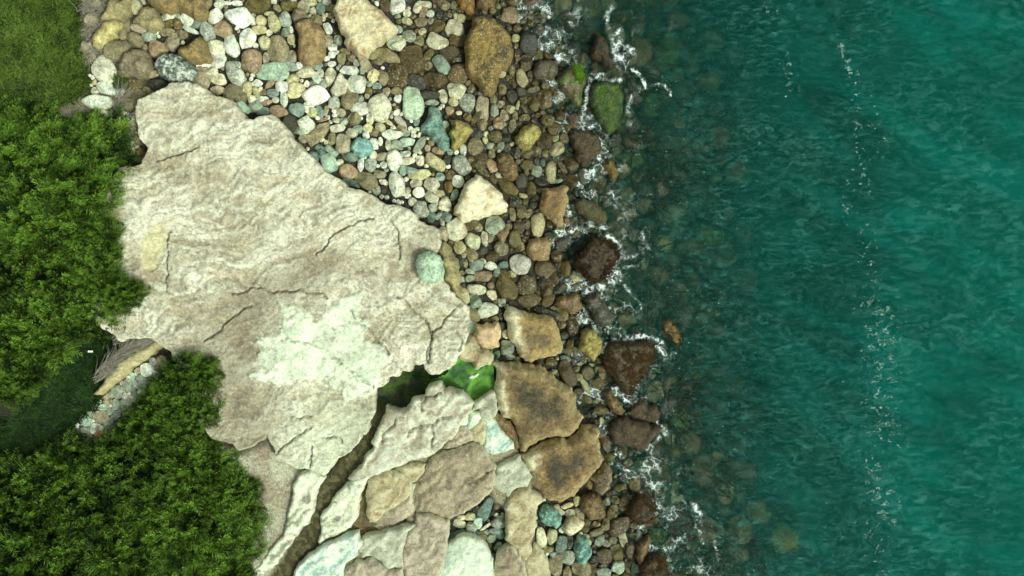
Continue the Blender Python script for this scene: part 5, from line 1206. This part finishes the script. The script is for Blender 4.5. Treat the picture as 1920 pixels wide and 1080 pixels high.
# ------------------------------------------------------------------ foam
def foam():
    SP = []   # (px, py, radius, strength)
    def line(pts, r, s, n=None):
        for (a, b), (c, d) in zip(pts[:-1], pts[1:]):
            L = math.hypot(c - a, d - b); k = max(1, int(L / (r * 0.6)))
            for q in range(k + 1): SP.append((a + (c - a) * q / k, b + (d - b) * q / k, r, s))
    for t in """978,12,12,.9;975,30,11,.8;990,38,9,.6;1020,62,14,.6;1030,85,12,.7;1008,95,14,.8;1050,106,12,1;1062,115,9,.9;1000,12,12,.5;1045,70,14,.5;1060,90,12,.5;1010,45,14,.4;
1157,72,11,1;1156,90,13,1.1;1162,105,13,1.1;1168,120,12,1.1;1160,60,8,.9;1185,97,9,1.2;1177,88,8,.6;1190,60,10,.4;1128,145,9,1;1112,148,8,.9;1095,238,14,1;1110,232,11,1;1103,222,9,.9;1105,296,12,.8;1122,290,14,.8;1115,320,15,1;1130,325,9,.9;1098,375,10,.8;1110,365,10,.8;
1150,362,18,.6;1066,398,9,.8;1075,430,14,1;1092,440,11,.9;1130,425,11,.9;1138,445,10,.9;1207,440,12,.6;1210,465,12,.5;1150,512,13,1.2;1142,524,13,1.2;1128,536,13,1.2;1112,545,12,1;1078,535,16,.9;1095,548,12,.9;1062,528,11,.9;1145,548,12,.7;1128,555,10,.7;
1092,588,12,1;1098,602,9,.9;1125,616,9,.6;1120,625,10,.6;1175,748,10,1;1188,755,9,.8;1168,738,7,.8;1236,655,9,.9;1248,668,9,.7;1188,885,9,.9;1205,892,9,.9;1215,890,9,.8;1222,862,8,.7;
1302,952,9,1.1;1308,962,9,1;1312,974,8,.7;1226,1030,9,.8;1215,1025,7,.6;1238,935,9,.8;1062,372,8,.5;1225,1065,14,.5;1245,1050,12,.4;1160,390,10,.5;1180,375,12,.4;1165,825,10,.5;1215,665,9,.5;1130,240,9,.6""".replace("\n", "").split(";"):
        v = [float(q) for q in t.split(",")]; SP.append(tuple(v))
    line([(1149, 12), (1138, 25), (1137, 45), (1143, 62), (1147, 72)], 5, .75)
    line([(1185, 130), (1198, 140), (1206, 152), (1210, 165)], 4, 1.0)
    line([(1112, 140), (1125, 145), (1140, 150), (1165, 150)], 5, .9)
    line([(1110, 150), (1103, 165), (1099, 185), (1096, 205), (1092, 222)], 5, .9)
    line([(1210, 165), (1190, 172), (1183, 185), (1178, 200)], 5, .6); line([(1222, 160), (1240, 158), (1252, 165), (1258, 180)], 3.5, .7)
    line([(1178, 205), (1185, 222), (1180, 232)], 7, .55)
    line([(1125, 262), (1132, 275), (1140, 290)], 6, .7); line([(1130, 268), (1138, 255)], 5, .6)
    line([(1146, 446), (1158, 455), (1166, 468), (1166, 478), (1158, 490), (1150, 502), (1144, 515)], 5, 1.1)
    line([(1165, 487), (1185, 480), (1205, 474), (1215, 468)], 4, .6); line([(1160, 504), (1185, 499), (1200, 496)], 4, .6)
    line([(1160, 525), (1175, 540), (1188, 555), (1198, 570), (1206, 590)], 4, .6)
    line([(1130, 548), (1140, 570), (1148, 590), (1153, 605), (1150, 615)], 5, .6)
    line([(1130, 660), (1138, 645), (1155, 638), (1180, 636), (1195, 632), (1212, 628), (1225, 636), (1242, 643)], 5, 1.0)
    line([(1228, 650), (1240, 660), (1250, 672), (1265, 662)], 4, .8)
    line([(1232, 790), (1240, 800), (1250, 806), (1246, 816), (1235, 822), (1225, 830)], 4.5, .9)
    line([(1160, 790), (1185, 798), (1210, 804), (1240, 806)], 6, .6); line([(1195, 815), (1215, 814)], 5, .8); line([(1175, 806), (1172, 820)], 8, .5)
    line([(1145, 868), (1160, 875), (1175, 882), (1190, 890), (1215, 892)], 5, .8); line([(1222, 875), (1228, 855), (1230, 850)], 4, .6)
    line([(1206, 890), (1220, 905), (1228, 920), (1240, 930)], 5, .5); line([(1180, 932), (1198, 925), (1215, 935), (1232, 945), (1236, 955)], 5, 1.0)
    line([(1230, 962), (1222, 975), (1205, 988), (1190, 985)], 5, .8); line([(1303, 985), (1312, 1000), (1318, 1018)], 4, .6); line([(1338, 1002), (1342, 1025), (1348, 1052)], 4, .6)
    line([(1190, 700), (1205, 712), (1220, 705)], 7, .4); line([(1200, 735), (1190, 742)], 6, .6)
    line([(1262, 30), (1255, 60)], 10, .2)
    xs = np.arange(940, 1400, 2.0); ys = np.arange(-30, 1115, 2.0)
    gx, gy = np.meshgrid(xs, ys); den = np.zeros(gx.shape)
    for a, b, r, s in SP:
        R = r * 2.4
        i0, i1 = np.searchsorted(xs, a - R), np.searchsorted(xs, a + R); j0, j1 = np.searchsorted(ys, b - R), np.searchsorted(ys, b + R)
        if i1 <= i0 or j1 <= j0: continue
        q = ((gx[j0:j1, i0:i1] - a) ** 2 + (gy[j0:j1, i0:i1] - b) ** 2) / (r * r)
        np.maximum(den[j0:j1, i0:i1], s * np.exp(-q * 0.9), out=den[j0:j1, i0:i1])
    d = (gx - np.interp(gy, WLY, WLX)) / 60.0
    gen = sst(-0.6, 0.3, d) * sst(3.6, 1.2, d) * sst(0.42, 0.75, fbm(gx / 45, gy / 38, 4, 88) * 0.5 + 0.5)
    den = np.maximum(den * np.clip(0.72 + 0.8 * fbm(gx / 12, gy / 12, 3, 89), 0.1, 1.1), 0.62 * gen)
    X = (gx - 960) / 60; Y = (540 - gy) / 60
    n = gx.size; i = np.arange(n).reshape(gx.shape)
    F = np.stack([i[:-1, :-1], i[1:, :-1], i[1:, 1:], i[:-1, 1:]], -1).reshape(-1, 4)
    u, F = keep_faces(F, den.ravel() > 0.05, n)
    X, Y = X.ravel()[u], Y.ravel()[u]; Z = wave_z(X, Y) + 0.015
    me = mesh_np("sea_foam", np.stack([X, Y, Z], 1), F, True, None, dict(foam_amount=den.ravel()[u]))
    tag(link("sea_foam", me, M_FOAM), kind="stuff")
foam()

def flecks():
    """short drifting line of foam crumbs out on the water"""
    g = np.random.default_rng(99); pts = []
    def cl(n, x0, y0, x1, y1, sx, sy=8):
        n = int(n * 1.8)
        t = g.uniform(0, 1, n); t = t
        pts.append(np.stack([x0 + (x1 - x0) * t + g.normal(0, sx, n), y0 + (y1 - y0) * t + g.normal(0, sy, n)], 1))
    cl(70, 1574, 70, 1590, 130, 5); cl(40, 1590, 120, 1606, 180, 4); cl(60, 1604, 180, 1612, 330, 5); cl(30, 1600, 130, 1606, 150, 3)
    cl(90, 1610, 305, 1622, 360, 9); cl(50, 1590, 345, 1585, 420, 5); cl(120, 1625, 420, 1634, 540, 9); cl(330, 1640, 560, 1655, 700, 16); cl(120, 1655, 700, 1640, 760, 20)
    cl(260, 1645, 740, 1668, 840, 17); cl(190, 1630, 850, 1650, 940, 12); cl(200, 1655, 920, 1670, 985, 14); cl(90, 1632, 980, 1660, 1080, 16); cl(60, 1470, 100, 1490, 180, 10); cl(30, 1440, 5, 1450, 25, 10)
    cl(40, 1640, 200, 1655, 290, 14, 20); cl(260, 1180, 60, 1330, 1060, 60, 40); cl(120, 1655, 560, 1680, 760, 30, 20)
    p = np.concatenate(pts); keep = perlin(p[:, 0] / 14, p[:, 1] / 14, 3) > 0.12; p = p[keep]; n = len(p)
    X, Y = (p[:, 0] - 960) / 60, (540 - p[:, 1]) / 60
    a = g.normal(0.1, 0.45, n); L = g.uniform(0.008, 0.034, n) ; W = g.uniform(0.005, 0.011, n)
    K = 6; V = []
    for q in range(K):
        t = q / K * 2 * np.pi; r = g.uniform(0.6, 1.2, n)
        u, v = np.cos(t) * L * r, np.sin(t) * W * r
        x, y = X + u * np.cos(a) - v * np.sin(a), Y + u * np.sin(a) + v * np.cos(a)
        V.append(np.stack([x, y, wave_z(x, y) + 0.012], 1))
    V.append(np.stack([X, Y, wave_z(X, Y) + 0.03], 1))
    V = np.stack(V, 1).reshape(-1, 3); b = np.arange(n) * (K + 1)
    F = np.concatenate([np.stack([b + q, b + (q + 1) % K, b + K], 1) for q in range(K)])
    tag(link("foam_flecks", mesh_np("foam_flecks", V, F, True), M_FLECK), kind="stuff")
flecks()

# ------------------------------------------------------------------ plants
wz = lambda h: (lambda px, py: np.full(np.shape(px), h))
for poly, z, n, sd in ((DR, 0.62, 3600, 61), (RR, 0.34, 2600, 62), (YR, 0.02, 1200, 63), (MR, 0.48, 1700, 64), (SR, -0.12, 2400, 65), (BR, 0.4, 1500, 66)):
    gg = np.array(poly)
    def zf(px, py, poly=poly, z=z):
        dd = np.clip(signed(px, py, poly) / 12, 0, 1)
        return z - 0.35 * (1 - dd) ** 2.2 + 0.02
    o = tufts("seaweed", poly, n, zf, sd, M_WEEDF, L=(0.05, 0.13), w=0.02, spread=1.5, lean=(0.3, -0.2))
    tag(o, kind="stuff")
def moss_on(poly, z, n, sd):
    def zf(px, py): return z - 0.25 * (1 - np.clip(signed(px, py, poly) / 12, 0, 1)) ** 2
    tag(tufts("green_moss", poly, n, zf, sd, M_WEEDG, L=(0.03, 0.09), w=0.018, spread=1.4), kind="stuff")
moss_on(T(1000, 0, 5.4, "620,850 800,840 880,900 880,1050 860,1180 820,1270 760,1240 660,1100 620,1000"), 0.32, 2200, 71)
moss_on(T(1000, 0, 5.4, "390,680 450,650 500,700 520,800 470,840 420,770"), 0.50, 500, 72)
moss_on(T(1000, 360, 5.4, "530,160 620,160 740,240 720,290 640,290 570,220"), 0.34, 700, 73)

def gz_soil(px, py): return ground_z(px, py)
tag(tufts("grass", GRASS_A, 42000, gz_soil, 81, M_GRASS, L=(0.10, 0.30), w=0.028, spread=1.0, tone=lambda px, py, g: np.clip(0.35 + 0.9 * fbm(px / 5, py / 5, 3, 7) + 0.5 * fbm(px / 30, py / 30, 2, 8) + g.normal(0, .2, len(px)), 0, 1), lean=(0.15, 0.1)), kind="stuff")
tag(tufts("low_herbs", GRASS_B, 36000, gz_soil, 82, M_GRASS2, L=(0.10, 0.30), w=0.036, spread=1.0, tone=lambda px, py, g: np.clip(0.3 + 1.0 * fbm(px / 5, py / 5, 3, 7) + 0.6 * fbm(px / 26, py / 26, 2, 8) + g.normal(0, .2, len(px)), 0, 1)), kind="stuff")
tag(tufts("grass_fringe", P("140,120 175,125 180,160 160,180 130,178"), 2200, gz_soil, 83, M_GRASS, L=(0.06, 0.14), w=0.014), kind="stuff")
tag(tufts("grass_fringe", P("212,140 236,138 240,162 218,165"), 900, lambda x, y: ground_z(x, y) + 0.2, 84, M_GRASS, L=(0.06, 0.14), w=0.014), kind="stuff")

def twigs(name, poly, n, ang0, dang, z0, seed, label):
    """mat of dry grey stems, each a bent three-sided stick"""
    g = random.Random(seed); V, F = [], []
    xs = [p[0] for p in poly]; ys = [p[1] for p in poly]; c = 0
    while c < n:
        px, py = g.uniform(min(xs), max(xs)), g.uniform(min(ys), max(ys))
        if not in_poly(np.array([px]), np.array([py]), poly)[0]: continue
        c += 1
        a = math.radians(ang0 + g.gauss(0, dang)); L = g.uniform(0.25, 0.9); bend = g.gauss(0, 0.7); r = g.uniform(0.005, 0.012)
        z = float(ground_z(px, py)) + z0 + g.uniform(0.0, 0.14)
        x, y = PX(px, py, z); x, y = float(x), float(y)
        b = len(V); seg = 5
        for q in range(seg + 1):
            t = q / seg
            rr_ = r * (1 - 0.75 * t)
            for w in range(3):
                t3 = w * 2.094
                V.append((x - math.sin(a) * math.cos(t3) * rr_, y + math.cos(a) * math.cos(t3) * rr_, z + math.sin(t3) * rr_ + 0.10 * math.sin(t * 3.1) * L))
            x += math.cos(a) * L / seg; y += math.sin(a) * L / seg; a += bend / seg + g.gauss(0, 0.12)
        for q in range(seg):
            for w in range(3):
                F.append((b + q * 3 + w, b + q * 3 + (w + 1) % 3, b + q * 3 + 3 + (w + 1) % 3, b + q * 3 + 3 + w))
    tag(link(name, mesh_np(name, np.array(V), np.array(F), True), M_TWIG), kind="stuff")
twigs("dry_twigs", P("172,705 200,675 235,650 285,628 306,628 300,640 270,652 240,668 215,685 195,710 176,722"), 420, 35, 14, 0.25, 1, "")
twigs("dry_twigs", P("205,640 225,610 255,588 280,585 262,605 235,625 215,650"), 170, 35, 16, 0.25, 2, "")
twigs("dry_twigs", P("140,-10 215,-10 200,20 180,60 185,100 170,115 142,108 150,60"), 240, 15, 45, 0.05, 3, "")
twigs("dry_twigs", P("205,185 225,178 232,195 215,215"), 60, 40, 30, 0.1, 4, "")

# bottom weed: dark fronds rooted on the seabed among the drowned boulders
tag(tufts("seabed_weed", P("1150,-20 1420,-20 1440,300 1420,560 1440,800 1500,1100 1320,1100 1260,900 1230,700 1190,500 1180,300"), 9000, lambda x, y: ground_z(x, y) + 0.05, 91, M_SEABW,
      L=(0.15, 0.5), w=0.07, spread=1.5, lean=(0.5, -0.1), tone=lambda px, py, g: np.clip(0.4 + 1.1 * fbm(px / 22, py / 22, 3, 17) + g.normal(0, .15, len(px)), 0, 1)), kind="stuff")

# -- shrubs: five crowns of feathery sprays, copied and turned
def crown_mesh(seed, nspray):
    g = np.random.default_rng(seed)
    V, F, tone = [], [], []
    # spray roots on a lumpy dome, unit radius 1, height 0.75
    n = nspray
    th = g.uniform(0, 2 * np.pi, n); rr_ = np.sqrt(g.uniform(0, 1, n))
    lump = 1 + 0.20 * np.sin(3 * th + seed) + 0.10 * np.sin(5 * th + seed * 2) + 0.06 * np.sin(9 * th)
    x, y = np.cos(th) * rr_ * lump, np.sin(th) * rr_ * lump
    z = 0.78 * np.sqrt(np.clip(1 - (rr_ * 0.94) ** 2, 0, 1))
    cl = fbm(x * 2.4 + seed, y * 2.4, 3, seed)
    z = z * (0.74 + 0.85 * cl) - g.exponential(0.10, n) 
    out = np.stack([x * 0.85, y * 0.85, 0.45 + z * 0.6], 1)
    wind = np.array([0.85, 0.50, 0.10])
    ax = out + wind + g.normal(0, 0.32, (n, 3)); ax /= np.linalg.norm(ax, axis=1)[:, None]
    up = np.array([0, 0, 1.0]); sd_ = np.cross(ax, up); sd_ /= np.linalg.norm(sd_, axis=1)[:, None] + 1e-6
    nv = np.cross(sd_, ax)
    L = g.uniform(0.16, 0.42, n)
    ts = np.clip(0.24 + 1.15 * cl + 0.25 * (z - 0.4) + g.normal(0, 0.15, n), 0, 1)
    nr = 110                                   # long shoots that stick out of the rim
    k = slice(0, nr); x[k] = np.cos(th[k]) * lump[k] * g.uniform(.8, 1.0, nr); y[k] = np.sin(th[k]) * lump[k] * g.uniform(.8, 1.0, nr); z[k] = g.uniform(0.15, 0.6, nr)
    ax[k] = np.stack([np.cos(th[k]) + 0.4, np.sin(th[k]) + 0.25, g.uniform(0.0, 0.5, nr)], 1); ax[k] /= np.linalg.norm(ax[k], axis=1)[:, None]
    sd_ = np.cross(ax, up); sd_ /= np.linalg.norm(sd_, axis=1)[:, None] + 1e-6; nv = np.cross(sd_, ax)
    L[k] = g.uniform(0.35, 0.62, nr)
    root = np.stack([x, y, z], 1)
    M = 11
    for q in range(M):
        t = (q + 0.6) / M
        p0 = root + ax * (L * t)[:, None] - np.array([0, 0, 1]) * (L * 0.25 * t * t)[:, None]
        for s in (-1, 1):
            ll = L * (0.42 * (1 - t) + 0.12) * g.uniform(0.7, 1.3, n)
            dr = ax * 0.75 + sd_ * s * g.uniform(0.5, 1.0, n)[:, None] + nv * g.normal(0.1, 0.4, n)[:, None]
            dr /= np.linalg.norm(dr, axis=1)[:, None]
            wv = np.cross(dr, nv + g.normal(0, 0.5, (n, 3))); wv /= np.linalg.norm(wv, axis=1)[:, None] + 1e-6
            w = (0.022 * g.uniform(0.7, 1.3, n))[:, None]
            b = len(V) * 0
            tri = np.stack([p0, p0 + dr * (ll * 0.5)[:, None] + wv * w * 0.5, p0 + dr * ll[:, None], p0 + dr * (ll * 0.5)[:, None] - wv * w * 0.5], 1)
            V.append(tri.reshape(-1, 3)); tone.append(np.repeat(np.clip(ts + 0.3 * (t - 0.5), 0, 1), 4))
    V = np.concatenate(V); tone = np.concatenate(tone)
    F = np.arange(len(V)).reshape(-1, 4)
    return mesh_np("crown", V, F, False, None, dict(leaf_tone=tone))
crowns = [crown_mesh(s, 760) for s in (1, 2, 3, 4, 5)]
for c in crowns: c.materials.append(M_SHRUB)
def stem_mesh(seed):
    g = random.Random(seed); V, F = [], []
    for k in range(9):
        a = k / 9 * 6.28 + g.uniform(-.3, .3); x = y = 0.0; z = -0.05; sp = g.uniform(0.35, 0.8); b = len(V)
        for q in range(6):
            t = q / 5; r = 0.035 * (1 - 0.8 * t)
            for w in range(4):
                V.append((x + math.cos(w * 1.571) * r, y + math.sin(w * 1.571) * r, z))
            x += math.cos(a) * sp / 5; y += math.sin(a) * sp / 5; z += 0.13 * (1 - 0.3 * t); a += g.gauss(0, 0.25)
        for q in range(5):
            for w in range(4): F.append((b + q * 4 + w, b + q * 4 + (w + 1) % 4, b + q * 4 + 4 + (w + 1) % 4, b + q * 4 + 4 + w))
    return mesh_np("stems", np.array(V), np.array(F), True)
stems = [stem_mesh(s) for s in (1, 2)]
for c in stems: c.materials.append(M_BARK)

def plant_shrubs(poly, spacing, seed, edge_in):
    g = random.Random(seed); pts = []
    xs = [p[0] for p in poly]; ys = [p[1] for p in poly]
    for _ in range(9000):
        px, py = g.uniform(min(xs), max(xs)), g.uniform(min(ys), max(ys))
        sd_ = float(signed(np.array([px]), np.array([py]), poly)[0])
        if sd_ < 20: continue
        if px < -70 or py > 1130: continue
        r = min(64, sd_ * 1.05 + 4) * g.uniform(0.9, 1.05)
        if all(math.hypot(px - q[0], py - q[1]) > 0.66 * min(r, q[2]) + 0.34 * max(r, q[2]) for q in pts): pts.append((px, py, r))
    return pts
shrubs = []
for poly, sd in ((BUSH_A, 5), (BUSH_B, 6)):
    shrubs += [(p, "upper" if poly is BUSH_A else "lower") for p in plant_shrubs(poly, 60, sd, 30)]
shrubs += [((12, 712, 46), "upper"), ((52, 672, 44), "upper"), ((250, 548, 20), "upper"), ((225, 552, 30), "upper")]
print("shrubs", len(shrubs), "stones", len(STONES))
SL = {}
ORD = ["first", "second", "third", "fourth", "fifth", "sixth", "seventh", "eighth", "ninth", "tenth", "eleventh", "twelfth", "thirteenth", "fourteenth", "fifteenth", "sixteenth"]
for wh, y0 in (("upper", 190), ("lower", 655)):
    rows = {}
    for k, ((px, py, r), w_) in enumerate(shrubs):
        if w_ == wh: rows.setdefault(int((py - y0) // 72), []).append((px, k))
    for q, key in enumerate(sorted(rows)):
        for c_, (_, k) in enumerate(sorted(rows[key])):
            sz = "big" if shrubs[k][0][2] > 50 else "small"
            SL[k] = f"{sz} feathery green shrub, {ORD[c_]} from the left, {ORD[q]} row down, {wh} thicket"
for k, ((px, py, r), wh) in enumerate(shrubs):
    g = random.Random(400 + k)
    gz = float(ground_z(px, py)) - 0.05
    if in_poly(np.array([px]), np.array([py]), MAIN)[0]: gz = float(ground_z(px, py)) * 0.55 + 1.15 + 0.05
    R = r / 60.0 * 0.86; hh = min(1.0, 0.5 + R * 0.6) * g.uniform(0.65, 1.35)
    x, y = PX(px, py, gz + hh * 0.6)
    e = bpy.data.objects.new("shrub", None); COL.objects.link(e); e.location = (float(x), float(y), gz); e.empty_display_size = 0.2
    tag(e, SL[k], "shrub", "shrubs of the thicket")
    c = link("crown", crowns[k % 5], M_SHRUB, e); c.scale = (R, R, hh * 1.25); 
    c.rotation_euler = (0, 0, g.choice((0, 0.35, -0.35, 0.15)) )
    s = link("stems", stems[k % 2], M_BARK, e); s.scale = (R, R, hh); s.rotation_euler = (0, 0, g.uniform(0, 6))

# ------------------------------------------------------------------ litter by the shrubs
def litter():
    import bmesh
    gz = 1.80
    e = bpy.data.objects.new("litter_box", None); COL.objects.link(e)
    x, y = PX(183, 815, gz + 0.2); e.location = (float(x), float(y), gz); e.rotation_euler = (0.05, 0, math.radians(-35))
    tag(e, "small crumpled orange carton lying on the pale stones by the lower thicket", "carton")
    bm = bmesh.new()
    for v in ((-.13, -.09, 0), (.13, -.09, 0), (.14, .10, 0), (-.12, .09, 0), (-.12, -.08, .1), (.12, -.08, .12), (.13, .09, .11), (-.11, .08, .09)): bm.verts.new(v)
    bm.verts.ensure_lookup_table(); v = bm.verts
    for f in ((0, 3, 2, 1), (0, 1, 5, 4), (1, 2, 6, 5), (2, 3, 7, 6), (3, 0, 4, 7), (4, 5, 6, 7)): bm.faces.new([v[i] for i in f])
    bmesh.ops.subdivide_edges(bm, edges=bm.edges[:], cuts=2, use_grid_fill=True)
    for q in bm.verts: q.co.z += 0.012 * math.sin(q.co.x * 31) * math.cos(q.co.y * 27)
    me = bpy.data.meshes.new("body"); bm.to_mesh(me); bm.free()
    link("body", me, plain("orange_card", "a07c54"), e)
    x, y = PX(186, 826, gz + 0.2)
    gx, gy, F = grid(-1, 1, -1, 1, 0.2)
    V = np.stack([gx * 0.17 * (1 - 0.2 * gy), gy * 0.07 + 0.03 * np.sin(gx * 4), 0.06 + 0.03 * np.sin(gx * 7 + gy * 3) * np.cos(gy * 4)], 1)
    o = link("plastic_scrap", mesh_np("plastic_scrap", V, F, True), plain("blue_plastic", "6fb0b8", 0.3), None, (float(x), float(y), gz)); o.rotation_euler = (0, 0, 0.35)
    tag(o, "crumpled light blue plastic scrap against the orange carton", "litter")
    for px, py, w, h, a, lab, zz in ((170, 659, .075, .028, -0.05, "thin white scrap lying on the dark herbs above the yellow rock strip", 1.95), (494, 888, .05, .04, 0.5, "tiny white scrap on the pale sand beside the lower thicket", 1.42)):
        x, y = PX(px, py, zz)
        V = np.stack([gx * w, gy * h, zz * 0 + 0.02 + 0.012 * np.sin(gx * 3 + gy * 2)], 1)
        o = link("paper_scrap", mesh_np("paper_scrap", V, F, True), plain("white_paper", "f0f4ea", 0.6), None, (float(x), float(y), zz)); o.rotation_euler = (0, 0, a)
        tag(o, lab, "litter")
litter()
